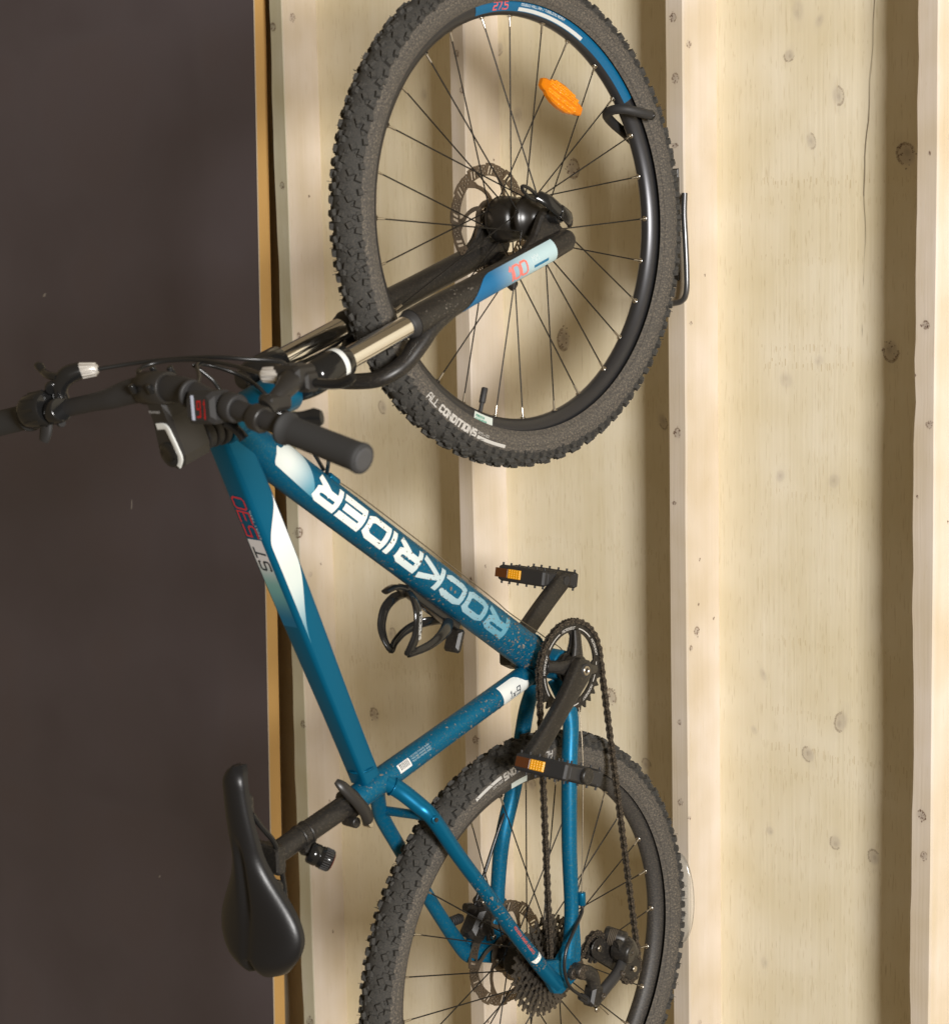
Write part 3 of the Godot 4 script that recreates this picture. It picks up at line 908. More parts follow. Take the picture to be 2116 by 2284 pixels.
func flecks(parent: Node3D, count: int, at: Callable, u0: float, u1: float, v0: float, v1: float, bias: float, size: float) -> void:
	# dried mud: small chips on the surface, thicker towards u0
	var s := new_st()
	s.set_smooth_group(-1)
	for i in count:
		var u := lerpf(u0, u1, pow(rng.randf(), bias))
		var v := rng.randf_range(v0, v1)
		var r := size * rng.randf_range(0.3, 1.0) * (2.2 if rng.randf() < 0.06 else 1.0)
		var st := rng.randf_range(0.7, 2.6)
		var tn := rng.randf() * TAU
		var k := rng.randf_range(0.35, 1.0)
		s.set_color(Color(0.26, 0.235, 0.195) * k)
		var p := []
		for j in 5:
			var a := TAU * j / 5 + rng.randf_range(-0.4, 0.4)
			var q := Vector2(cos(a) * st, sin(a)).rotated(tn) * r
			p.append(at.call(u + q.x, v + q.y, 0.0004))
		for j in [1, 2, 3]:
			s.add_vertex(p[0]); s.add_vertex(p[j]); s.add_vertex(p[j + 1])
	tag(put(s, "mud_flecks", M.mud, parent), "", "", "", "stuff")

func graphics(fr: Node3D, d0: Vector3, d1: Vector3, t0: Vector3, t1: Vector3, s0: Vector3, s1: Vector3) -> void:
	var pale := Color(0.70, 0.75, 0.72)
	var sky := Color(0.05, 0.24, 0.34)
	var blue := Color(0.002, 0.120, 0.235)
	var da := (d1 - d0).normalized()
	var dy := N.cross(da) * -1.0
	if dy.dot(T) < 0: dy = -dy
	var dl := d0.distance_to(d1)
	var dt_at := func(u: float, v: float, lift := 0.0) -> Vector3:
		var a := u / dl
		var k := Vector2(lerpf(0.0250, 0.0262, a), lerpf(0.0262, 0.0275, a))
		var ph := v / 0.0265
		var nrm := (N * cos(ph) / k.x + dy * sin(ph) / k.y).normalized()
		return d0 + da * u + N * k.x * cos(ph) + dy * k.y * sin(ph) + nrm * (0.0004 + lift)
	var s := new_st()
	var fade := func(u: float) -> Color: return Color(0.10, 0.30, 0.40).lerp(Color(0.80, 0.84, 0.80), smoothstep(0.10, 0.47, u))
	# first letter starts near the bottom bracket, last ends below the cable stop
	var end := letters(s, "ROCKRIDER", 0.124, -0.0152, 0.034, 1.53, 0.275, 0.10, 0.13, dt_at, fade)
	put(s, "maker_lettering", M.print, fr)
	flecks(fr, 800, dt_at, 0.02, 0.50, -0.041, 0.041, 2.2, 0.0011)
	# white leaf by the head tube
	s = new_st()
	patch(s, func(u, v): return dt_at.call(u, v), 0.556, 0.650, 24, func(a): return lerpf(0.0165, -0.030, pow(clampf(a / 0.5, 0, 1), 0.8)) if a < 0.5 else lerpf(-0.030, -0.009, smoothstep(0.75, 0.93, a)), func(a): return lerpf(0.0178, 0.0112, a) if a < 0.9 else lerpf(0.0118, -0.007, (a - 0.9) / 0.1), 10, func(a, _b): return Color(0.06, 0.27, 0.38).lerp(pale, smoothstep(0.0, 0.75, a)))
	put(s, "white_leaf_decal", M.print, fr)
	# top tube
	var ta := (t1 - t0).normalized()
	var ty := N.cross(ta)
	if ty.dot(T) < 0: ty = -ty
	var tl := t0.distance_to(t1)
	var width := func(u: float) -> Vector2:
		var a: float = u / tl
		return Vector2(0.037 * lerpf(0.83, 1.06, smoothstep(0.0, 0.7, a)), 0.040 * lerpf(0.80, 1.05, smoothstep(0.0, 0.75, a))) / 2
	var side_at := func(u: float, v: float, lift := 0.0) -> Vector3:
		var k: Vector2 = width.call(u)
		return t0 + ta * u + N * (k.x + 0.0004 + lift) + ty * v
	var top_at := func(u: float, v: float, lift := 0.0) -> Vector3:
		var k: Vector2 = width.call(u)
		return t0 + ta * u + N * v + ty * (k.y + 0.0004 + lift)
	s = new_st()
	# white leaf on the side face: pointed at both ends, white in front, fading pale blue behind
	patch(s, side_at, 0.235, 0.445, 40, func(a): return lerpf(0.0125, -0.0165, smoothstep(0.0, 0.55, a)) if a < 0.55 else -0.0165, func(a): return lerpf(0.0130, 0.0150, a) if a < 0.72 else lerpf(0.0145, -0.0163, smoothstep(0.70, 1.0, a)), 6, func(a, _b): return sky.lerp(Color(0.62, 0.69, 0.66), smoothstep(0.0, 0.45, a)).lerp(Color(0.80, 0.80, 0.78), smoothstep(0.45, 0.75, a)))
	# band on the top face: white by the letters, fading away behind
	patch(s, top_at, 0.262, 0.3975, 30, func(_a): return -0.0130, func(_a): return 0.0130, 6, func(a, _b): return blue.lerp(Color(0.16, 0.36, 0.34), smoothstep(0.05, 0.5, a)).lerp(Color(0.66, 0.65, 0.66), smoothstep(0.45, 0.8, a)))
	put(s, "white_leaf_decal", M.print, fr)
	# the model number reads from behind the saddle, so its letters run forward with their tops to the left
	var up_at := func(u: float, v: float, lift := 0.0) -> Vector3: return top_at.call(u, -v, lift + 0.0003)
	s = new_st()
	letters(s, "ST", 0.350, -0.0115, 0.021, 0.85, 0.14, 0.10, 0.10, up_at, func(_u): return Color(0.012, 0.02, 0.03))
	letters(s, "530", 0.401, -0.0115, 0.023, 0.95, 0.105, 0.10, 0.10, up_at, func(_u): return Color(0.62, 0.03, 0.04))
	letters(s, "SPORT TRAIL", 0.400, -0.0162, 0.0034, 0.95, 0.22, 0.0, 0.42, up_at, func(_u): return Color(0.45, 0.55, 0.6))
	put(s, "model_lettering", M.print, fr)
	# seat tube band and barcode sticker
	var sa := (s1 - s0).normalized()
	var sy := N.cross(sa)
	if sy.dot(F) < 0: sy = -sy
	var st_at := func(u: float, v: float, lift := 0.0) -> Vector3:
		var ph := v / 0.0168
		return s0 + sa * u + (N * cos(ph) + sy * sin(ph)) * (0.0169 + lift + 0.0012 * smoothstep(0.22, 0.36, u))
	s = new_st()
	patch(s, st_at, 0.052, 0.108, 12, func(a): return -0.022 + maxf(0, a - 0.6) * 0.03, func(a): return lerpf(0.002, 0.020, smoothstep(0.0, 0.4, a)), 10, func(_a, _b): return Color(0.74, 0.76, 0.72))
	put(s, "white_band_decal", M.print, fr)
	flecks(fr, 300, st_at, 0.115, 0.40, -0.03, 0.03, 1.3, 0.0009)
	s = new_st()
	letters(s, "1x9", 0.0, 0.0, 0.0125, 0.75, 0.11, 0.15, 0.20, func(u, v, l): return st_at.call(0.0935 - u, -0.0085 + v, l + 0.0004), func(_u): return Color(0.02, 0.03, 0.05))
	put(s, "gear_lettering", M.print, fr)
	s = new_st()
	patch(s, st_at, 0.306, 0.330, 4, func(_a): return 0.001, func(_a): return 0.013, 4, func(_a, _b): return Color(0.7, 0.7, 0.68))
	put(s, "barcode_sticker", M.print, fr)
	s = new_st()
	for i in 7:
		patch(s, func(u, v): return st_at.call(u, v, 0.0003), 0.309 + i * 0.0027, 0.3102 + i * 0.0027, 1, func(_a): return 0.004, func(_a): return 0.012, 2, func(_a, _b): return Color(0.08, 0.08, 0.08))
	put(s, "barcode_print", M.print, fr)
	s = new_st()
	for i in 3:
		letters(s, "TESTED FRAME 6061", 0.0, 0.0, 0.0022, 0.9, 0.2, 0, 0.3, func(u, v, l): return st_at.call(0.303 - u, 0.004 + i * 0.0034 + v, l), func(_u): return Color(0.3, 0.42, 0.48))
	put(s, "small_print", M.print, fr)
	# seatstay slogan and white swoosh
	var q0 := W(0.0625, 0.1165, 0.1275)
	var q1 := W(0.067, 0.020, 0.0540)
	var qa := (q1 - q0).normalized()
	var qx := (N - qa * N.dot(qa)).normalized()
	var qy := qx.cross(qa)
	if qy.dot(F) > 0: qy = -qy
	var ss_at := func(u: float, v: float, lift := 0.0) -> Vector3:
		var ph := v / 0.0105
		return q0 + qa * u + (qx * 0.0098 * cos(ph) - qy * 0.0110 * sin(ph)) + qx * (0.0006 + lift)
	s = new_st()
	letters(s, "COMFORT SPORT POSITION", 0.010, -0.0015, 0.0042, 0.62, 0.16, 0.1, 0.14, func(u, v, l): return ss_at.call(0.086 - u, -v, l), func(_u): return Color(0.62, 0.10, 0.08))
	patch(s, ss_at, 0.086, 0.094, 3, func(a): return -0.012 + a * 0.004, func(a): return 0.012 - a * 0.006, 6, func(_a, _b): return Color(0.74, 0.76, 0.72))
	put(s, "slogan_lettering", M.print, fr)
	flecks(fr, 260, ss_at, 0.11, -0.10, -0.016, 0.014, 1.4, 0.0009)

func fork() -> void:
	var fk := group_node("fork", bike)
	var s := new_st()
	# crown bridge and collars
	for sd: float in [1.0, -1.0]:
		s = new_st()
		tube(s, [K(0.062 * sd, 0.438), K(0.062 * sd, 0.441), K(0.062 * sd, 0.470), K(0.062 * sd, 0.492), K(0.062 * sd, 0.500), K(0.062 * sd, 0.503)], [0.0175, 0.0205, 0.0208, 0.0195, 0.017, 0.010], 24)
		put(s, "crown_collar", M.gloss_black, fk)
	s = new_st()
	var cp := curve([K(-0.062, 0.472, 0), K(-0.035, 0.476, -0.012), K(0, 0.480, -0.018), K(0.035, 0.476, -0.012), K(0.062, 0.472, 0)], 6)
	sweep(s, cp, rrect(0.032, 0.040, 0.010, 4), K(0, 1) - K(0, 0))
	put(s, "crown", M.gloss_black, fk)
	s = new_st()
	lathe(s, [Vector2(0, 0.0210), Vector2(0.0005, 0.0213), Vector2(0.0075, 0.0213), Vector2(0.008, 0.0210)], K(0.062, 0.452), (K(0, 1) - K(0, 0)).normalized(), NS, 28)
	put(s, "white_ring_decal", M.white_plastic, fk)
	s = new_st()
	rod(s, K(-0.062, 0.500), K(-0.062, 0.512), 0.012, 18, 0.002)
	put(s, "leg_cap", M.dusty_black, fk)
	s = new_st()
	rod(s, K(0.062, 0.500), K(0.062, 0.509), 0.013, 18, 0.002)
	put(s, "leg_cap", M.dusty_black, fk)
	for sd: float in [1.0, -1.0]:
		s = new_st()
		rod(s, K(0.062 * sd, 0.26), K(0.062 * sd, 0.445), 0.0145, 28)
		put(s, "stanchion", M.chrome, fk)
		s = new_st()
		tube(s, seg(K(0.062 * sd, -0.016), K(0.062 * sd, 0.312), 16), [0.0165, 0.0178, 0.018, 0.018, 0.018, 0.018, 0.0182, 0.0188, 0.0198, 0.0205, 0.0200], 28)
		rod(s, K(0.062 * sd, -0.024), K(0.062 * sd, -0.014), 0.0130, 18, 0.002)
		put(s, "lower_leg", M.dusty_black, fk)
		s = new_st()
		tube(s, [K(0.062 * sd, 0.310), K(0.062 * sd, 0.314), K(0.062 * sd, 0.319), K(0.062 * sd, 0.322), K(0.062 * sd, 0.323)], [0.019, 0.0188, 0.0172, 0.0165, 0.0148], 24)
		put(s, "dust_seal", M.matte_black, fk)
		# dropout web ahead of the leg
		s = new_st()
		prism(s, PackedVector2Array([Vector2(-0.012, 0.006), Vector2(-0.016, 0.030), Vector2(-0.013, 0.048), Vector2(0.004, 0.054), Vector2(0.018, 0.048), Vector2(0.040, 0.028), Vector2(0.075, 0.012), Vector2(0.075, 0.0), Vector2(-0.01, 0.0)]), K(0.056 * sd, 0), (K(0, 1) - K(0, 0)).normalized(), (K(0, 0, 1) - K(0, 0)).normalized(), 0.014, 0.003)
		put(s, "dropout", M.dusty_black, fk)
	# brace joining the legs behind the tyre
	s = new_st()
	var half_arch := [[0.060, 0.225, -0.004], [0.062, 0.280, -0.014], [0.062, 0.310, -0.029], [0.058, 0.335, -0.043], [0.050, 0.358, -0.050], [0.034, 0.374, -0.053]]
	var ap := []
	for q in half_arch: ap.append(K(q[0], q[1], q[2]))
	ap.append(K(0, 0.383, -0.052))
	for i in 6: ap.append(K(-half_arch[5 - i][0], half_arch[5 - i][1], half_arch[5 - i][2]))
	var arch := curve(ap, 8)
	var ak := []
	for i in arch.size():
		var a := absf(float(i) / (arch.size() - 1) * 2 - 1)
		ak.append(Vector2(lerpf(0.0100, 0.0135, a), lerpf(0.0135, 0.0195, smoothstep(0.45, 0.9, a))))
	sweep(s, arch, circle(16), K(0, 0, 1) - K(0, 0, 0), ak)
	put(s, "brace", M.dusty_black, fk)
	# decal on the right leg: dark blue by the brace, pale near the axle
	var la := (K(0, 1) - K(0, 0)).normalized()
	var le := (K(0, 0, 1) - K(0, 0)).normalized()
	var at := func(u: float, v: float, lift := 0.0) -> Vector3:
		var ph := v / 0.0182
		return K(0.062, u) + (NS * cos(ph) + le * sin(ph)) * (0.0186 + 0.0012 * smoothstep(0.13, 0.24, u) + lift)
	s = new_st()
	patch(s, at, 0.232, 0.026, 26, func(_a): return -0.0165, func(a): return -0.0165 + 0.034 * smoothstep(-0.02, 0.36, a) if a < 0.36 else 0.0175, 10, func(a, _b): return Color(0.004, 0.13, 0.30).lerp(Color(0.45, 0.60, 0.63), smoothstep(0.3, 0.78, a)))
	put(s, "leg_decal", M.print, fk)
	flecks(fk, 160, at, 0.20, 0.30, -0.028, 0.028, 1.0, 0.0007)
	s = new_st()
	# reads towards the axle
	var down := func(u: float, v: float, lift := 0.0) -> Vector3: return at.call(0.128 - u, v, lift + 0.0003)
	letters(s, "100", 0.0, -0.011, 0.021, 0.80, 0.15, 0.0, 0.02, down, func(_u): return Color(0.85, 0.20, 0.16))
	letters(s, "MM", 0.0495, 0.0, 0.009, 0.75, 0.12, 0.0, 0.1, down, func(_u): return Color(0.66, 0.75, 0.76))
	patch(s, func(u, v): return down.call(u, v), 0.0505, 0.082, 6, func(_a): return -0.0085, func(_a): return -0.0045, 3, func(_a, _b): return Color(0.01, 0.15, 0.30))
	put(s, "travel_lettering", M.print, fk)
	# quick release on the right dropout
	s = new_st()
	rod(s, S(0.060, 0, 0), S(0.080, 0, 0), 0.010, 18, 0.002)
	tube(s, curve([S(0.079, 0.002, 0.0), S(0.084, 0.006, 0.004), S(0.080, -0.004, -0.016), S(0.070, -0.012, -0.030)], 5), [Vector2(0.004, 0.009), Vector2(0.0045, 0.010), Vector2(0.0045, 0.010), Vector2(0.004, 0.007)], 12, true, NS)
	tube(s, curve([S(0.083, 0.006, 0.004), S(0.080, 0.020, 0.022), S(0.072, 0.030, 0.036)], 5), [Vector2(0.004, 0.0095), Vector2(0.004, 0.010), Vector2(0.003, 0.008)], 12, true, NS)
	put(s, "quick_release_lever", M.gloss_black, fk)
	s = new_st()
	var lp := PackedVector3Array()
	for i in 21:
		var a := TAU * i / 20
		lp.append(S(0.070, 0.034 + 0.011 * cos(a) * 0.7 + 0.006 * sin(a), 0.050 + 0.015 * cos(a)))
	tube(s, lp, 0.0026, 8, false, NS)
	put(s, "wire_loop", M.gloss_black, fk)

func wheel(front: bool) -> void:
	var at := OF if front else O
	var n := NS if front else N
	var f := FS if front else F
	var t := TS if front else T
	var ph0 := -0.1726 if front else -0.2347
	var wh := group_node("front_wheel" if front else "rear_wheel", bike)
	var d := func(a: float) -> Vector3: return f * cos(a) - t * sin(a)
	# tyre casing
	var prof := []
	for i in 25:
		var a := lerpf(-2.40, 2.40, i / 24.0)
		prof.append(Vector2(sin(a) * 0.0268, 0.3180 + cos(a) * 0.0275))
	var s := new_st()
	lathe(s, prof.slice(6, 19), at, n, f, 120)
	put(s, "tyre", M.tread_rubber, wh)
	for side in 2:
		s = new_st()
		lathe(s, prof.slice(0, 7) if side == 0 else prof.slice(18, 25), at, n, f, 120)
		put(s, "sidewall", M.rubber, wh)
	# raised sidewall ribs
	s = new_st()
	for sd: float in [1.0, -1.0]:
		for r in [[0.0267, 0.3190, 0.0008], [0.0252, 0.3278, 0.0006], [0.0228, 0.3035, 0.0008]]:
			var pts := PackedVector3Array()
			for i in 121: pts.append(at + n * r[0] * sd + d.call(TAU * i / 120) * r[1])
			tube(s, pts, r[2], 5, false, n)
	put(s, "sidewall_rib", M.rubber, wh)
	# knobs
	s = new_st()
	s.set_smooth_group(-1)
	var knob := func(a: float, th: float, lx: float, la: float, hgt: float, yaw: float) -> void:
		var rad: Vector3 = d.call(a)
		var tan_: Vector3 = n.cross(rad)
		var nr := (rad * cos(th) + n * sin(th)).normalized()
		var ax := (n * cos(th) - rad * sin(th)).normalized()
		var p := at + n * sin(th) * 0.0265 + rad * (0.3180 + cos(th) * 0.0271)
		var x := (tan_ * cos(yaw) + ax * sin(yaw)) * la / 2
		var y := (ax * cos(yaw) - tan_ * sin(yaw)) * lx / 2
		var q := []
		for c in [[-1, -1], [1, -1], [1, 1], [-1, 1]]: q.append(p + x * c[0] + y * c[1])
		for c in [[-1, -1], [1, -1], [1, 1], [-1, 1]]: q.append(p + (x * c[0] + y * c[1]) * 0.78 + nr * hgt)
		quad(s, q[4], q[5], q[6], q[7])
		for e in 4: quad(s, q[e], q[(e + 1) % 4], q[4 + (e + 1) % 4], q[4 + e])
	var count := 126
	for i in count:
		var a := TAU * i / count
		var odd := i % 2 == 1
		for sd: float in [1.0, -1.0]:
			var jit := rng.randf_range(-0.002, 0.002)
			knob.call(a + (0.5 * TAU / count if sd > 0 else 0.0) + jit, sd * (1.12 if odd else 1.02), 0.0080 if odd else 0.0105, 0.0092, 0.0060, 0.25 * sd * (1 if odd else -1))
			if odd: knob.call(a + jit, sd * 0.64, 0.0085, 0.0105, 0.0052, 0.45 * sd)
			else: knob.call(a - 0.004, sd * 0.28, 0.0078, 0.0105, 0.0050, -0.35 * sd)
		if odd: knob.call(a + TAU / count * 0.5, 0.0, 0.008, 0.010, 0.0050, 0.0)
		# clods and small nubs packed between the blocks
		for q in 7:
			knob.call(a + rng.randf() * TAU / count, rng.randf_range(-1.25, 1.25), rng.randf_range(0.003, 0.007), rng.randf_range(0.003, 0.008), rng.randf_range(0.0012, 0.0032), rng.randf_range(-1.5, 1.5))
	tag(put(s, "tread", M.tread_rubber, wh), "", "", "", "stuff")
	s = new_st()
	for i in 240:
		var a := rng.randf() * TAU
		var th := rng.randf_range(0.85, 1.35) * (1.0 if i % 3 == 0 else -1.0)
		var rad: Vector3 = d.call(a)
		var nr := (rad * cos(th) + n * sin(th)).normalized()
		var p := at + n * sin(th) * 0.0265 + rad * (0.3180 + cos(th) * 0.0271) + nr * 0.003
		rod(s, p, p + nr * rng.randf_range(0.004, 0.008) + Vector3(0, rng.randf_range(-0.001, 0.001), 0), 0.0004, 3)
	tag(put(s, "moulding_hairs", M.tread_rubber, wh), "", "", "", "stuff")
	# rim
	s = new_st()
	var rp := [Vector2(0.0122, 0.3005), Vector2(0.0132, 0.2990), Vector2(0.0133, 0.2945), Vector2(0.0126, 0.2915), Vector2(0.0108, 0.2880), Vector2(0.0088, 0.2850), Vector2(0.0064, 0.2825), Vector2(0.0038, 0.2808), Vector2(0.0, 0.2803)]
	var whole := rp.duplicate()
	for i in 8: whole.append(Vector2(-rp[7 - i].x, rp[7 - i].y))
	lathe(s, whole, at, n, f, 120)
	put(s, "rim", M.rim_black if front else M.rim_dusty, wh)
	# spokes
	for i in 28:
		var a := ph0 + TAU * i / 28
		var sd := 1.0 if i % 2 == 0 else -1.0
		var lead := 1.0 if (i / 2) % 2 == 0 else -1.0
		var hub: Vector3 = at + n * (0.029 * sd) + d.call(a + lead * 0.98) * 0.0235
		var rim: Vector3 = at + n * (0.0025 * sd) + d.call(a) * 0.279
		s = new_st()
		rod(s, hub, hub.lerp(rim, 0.955), 0.00105, 6)
		var sp := put(s, "spoke", M.spoke_black, wh)
		s = new_st()
		rod(s, hub.lerp(rim, 0.95), hub.lerp(rim, 1.006), 0.0017, 6)
		put(s, "spoke_nipple", M.nickel, wh)
		s = new_st()
		lathe(s, [Vector2(0.0, 0.0042), Vector2(0.0012, 0.0036), Vector2(0.0012, 0.0018)], hub.lerp(rim, 1.003), (hub - rim).normalized(), (hub - rim).normalized().cross(n).normalized(), 10)
		put(s, "eyelet", M.nickel, wh)
	# hub
	s = new_st()
	if front:
		lathe(s, [Vector2(-0.046, 0.008), Vector2(-0.046, 0.020), Vector2(-0.038, 0.022), Vector2(-0.034, 0.0315), Vector2(-0.030, 0.0335), Vector2(-0.0285, 0.0320), Vector2(-0.027, 0.0335), Vector2(-0.014, 0.0325), Vector2(-0.003, 0.0300), Vector2(0.004, 0.0250), Vector2(0.0075, 0.0150), Vector2(0.0205, 0.0150), Vector2(0.0218, 0.031), Vector2(0.0235, 0.0335), Vector2(0.0265, 0.0335), Vector2(0.030, 0.028), Vector2(0.034, 0.021), Vector2(0.040, 0.018), Vector2(0.046, 0.012), Vector2(0.048, 0.006)], at, n, f, 40)
		put(s, "hub", M.hub_black, wh)
	else:
		lathe(s, [Vector2(-0.058, 0.008), Vector2(-0.056, 0.020), Vector2(-0.036, 0.022), Vector2(-0.033, 0.030), Vector2(-0.027, 0.030), Vector2(-0.022, 0.018), Vector2(0.010, 0.018), Vector2(0.015, 0.028), Vector2(0.020, 0.028), Vector2(0.022, 0.016), Vector2(0.064, 0.014), Vector2(0.066, 0.006)], at, n, f, 40)
		put(s, "hub", M.dusty_black, wh)
	# brake disc
	s = new_st()
	var inside := func(a: float, r: float) -> bool:
		var w := fposmod(a, TAU / 12) / (TAU / 12)
		if r > 0.0810 - 0.0030 * w * w: return false
		if r > 0.0625:
			var x := w * 37.7
			var y := (r - 0.0715) * 1000.0
			for k in [4.5, 11.0]:
				if absf(x - k - y * 0.35) < 2.1 and absf(y) < 6.0: return false
			for k in [[19.5, -4.0], [19.5, 1.0], [23.5, 4.2], [24.0, -1.6], [28.0, 1.4], [28.5, -4.6], [32.5, 4.4], [33.0, -1.4]]:
				if Vector2(x - k[0], y - k[1]).length() < 1.5: return false
			return true
		if r < 0.030: return true
		var arm := fposmod(a + (r - 0.03) * 22.0, TAU / 6)
		return arm < 0.0065 / r + 0.10 * smoothstep(0.053, 0.0625, r) + 0.03
	plate(s, at + n * (-0.0525 if front else -0.0555), n, f, 0.002, inside, 0.019, 0.081, 600, 62)
	put(s, "brake_disc", M.disc_steel, wh)
	s = new_st()
	for i in 6:
		var c: Vector3 = at + n * (-0.0500 if front else -0.053) + d.call(TAU * i / 6 + 0.3) * 0.022
		rod(s, c, c + n * 0.004, 0.0035, 8, 0.0008)
	put(s, "disc_bolt", M.nickel, wh)
	if front:
		# valve with its sticker
		s = new_st()
		var va := deg_to_rad(-158.3)
		rod(s, at + d.call(va) * 0.282, at + d.call(va) * 0.258, 0.0030, 10)
		rod(s, at + d.call(va) * 0.268, at + d.call(va) * 0.246, 0.0046, 12, 0.0012)
		put(s, "tyre_valve", M.matte_black, wh)
		# amber spoke reflector
		s = new_st()
		var c := at + n * 0.012 + f * 0.166 - t * 0.0945
		var x := (f * -0.484 - t * 0.875).normalized()
		var y := n.cross(x)
		var outline := PackedVector2Array()
		var edge := [[-0.046, 0.0055], [-0.040, 0.0085], [-0.034, 0.0092], [-0.028, 0.0130], [-0.016, 0.0168], [0.0, 0.0180], [0.016, 0.0168], [0.028, 0.0130], [0.034, 0.0092], [0.040, 0.0085], [0.046, 0.0055]]
		for q in edge: outline.append(Vector2(q[0], q[1]))
		for i in 11: outline.append(Vector2(edge[10 - i][0], -edge[10 - i][1]))
		prism(s, outline, c, x, y, 0.010, 0.002)
		put(s, "spoke_reflector", M.amber, wh)
		s = new_st()
		for i in 24:
			for j in 9:
				var fx := (i - 11.5) * 0.0029
				var fy := (j - 4) * 0.0033
				if absf(fx) > 0.033 or absf(fy) > 0.0160 * sqrt(maxf(0.0, 1 - pow(fx / 0.042, 2.0))): continue
				if j == 4 or j == 1: continue
				var tl := Vector3(rng.randf_range(-0.28, 0.28), rng.randf_range(-0.28, 0.28), 0)
				box(s, c + n * 0.0052 + x * fx + y * fy, (x + n * tl.x) * 0.00125, (y + n * tl.y) * 0.0014, n * 0.0006, 0.0003)
		tag(put(s, "reflector_facet", M.amber_lit, wh), "", "", "", "stuff")
		# rim print
		var rim_at := func(a: float, r: float, lift := 0.0) -> Vector3:
			var wd := 0.0133
			for i in rp.size() - 1:
				if r <= rp[i].y and r >= rp[i + 1].y: wd = lerpf(rp[i + 1].x, rp[i].x, (r - rp[i + 1].y) / (rp[i].y - rp[i + 1].y))
			return at + n * (wd + 0.0006 + lift) + d.call(a) * r
		s = new_st()
		patch(s, rim_at, deg_to_rad(-14), deg_to_rad(57), 50, func(_a): return 0.2852, func(_a): return 0.2995, 3, func(_a, _b): return Color(0.003, 0.11, 0.24))
		put(s, "rim_decal", M.print, wh)
		s = new_st()
		patch(s, func(u, v): return rim_at.call(u, v, 0.0004), deg_to_rad(3.5), deg_to_rad(31), 24, func(_a): return 0.2860, func(_a): return 0.2905, 2, func(_a, _b): return Color(0.62, 0.64, 0.63))
		put(s, "rim_stripe", M.print, wh)
		s = new_st()
		letters(s, "27.5", -0.035, 0.0, 0.0115, 0.8, 0.14, 0.12, 0.10, func(u, v, l): return rim_at.call(u / 0.292, 0.2868 + v, l + 0.0004), func(_u): return Color(0.85, 0.12, 0.10))
		put(s, "rim_lettering", M.print, wh)
		s = new_st()
		letters(s, "DOUBLE WALL RIM / TUBELESS READY", 0.022, 0.0, 0.0036, 0.8, 0.16, 0.1, 0.12, func(u, v, l): return rim_at.call(u / 0.292, 0.2928 + v, l + 0.0004), func(_u): return Color(0.6, 0.68, 0.72))
		put(s, "rim_lettering", M.print, wh)
	# sidewall lettering, tops towards the hub, reading anticlockwise
	var start := deg_to_rad(-134.0 if front else 4.2)
	var side_at := func(u: float, v: float, lift := 0.0) -> Vector3:
		var r := 0.3255 - v
		var q := clampf((r - 0.3180) / 0.0275, -1, 1)
		return at + n * (0.0268 * sqrt(1 - q * q) + 0.0005 + lift) + d.call(start - u / 0.319) * r
	s = new_st()
	var ink := func(_u): return Color(0.50, 0.48, 0.45)
	var e: float = letters(s, "ALL", 0.0, 0.0, 0.0112, 0.70, 0.15, 0.12, 0.08, side_at, ink)
	e = letters(s, "CONDITIONS", e + 0.004, 0.0, 0.0115, 0.72, 0.25, 0.12, 0.0, side_at, ink)
	letters(s, "27.5 x 2.0", e + 0.002, 0.007, 0.0036, 0.8, 0.16, 0, 0.1, side_at, ink)
	patch(s, side_at, e + 0.002, e + 0.060, 14, func(_a): return 0.0005, func(_a): return 0.0050, 3, func(_a, _b): return Color(0.50, 0.49, 0.46))
	put(s, "tyre_lettering", M.print, wh)
	# paper sticker on the rim
	s = new_st()
	var a0 := deg_to_rad(-153.5 if front else -10.4)
	var a1 := deg_to_rad(-161.0 if front else -3.6)
	patch(s, func(u, v): return at + n * (0.0118 + (v - 0.285) * 0.16 + 0.0006) + d.call(u) * v, a0, a1, 6, func(_a): return 0.2865, func(_a): return 0.3005, 4, func(_a, _b): return Color(0.55, 0.60, 0.56))
	put(s, "sticker", M.print, wh)
	if front:
		s = new_st()
		for i in 2:
			letters(s, ["PRESTA", "SCHRADER"][i], 0.003, 0.0, 0.0034, 0.75, 0.18, 0, 0.12, func(u, v, l): return at + n * (0.0142 + l) + d.call(a0 - u / 0.295) * (0.293 + i * 0.0048 - v), func(_u): return Color(0.05, 0.32, 0.22))
		put(s, "sticker_print", M.print, wh)

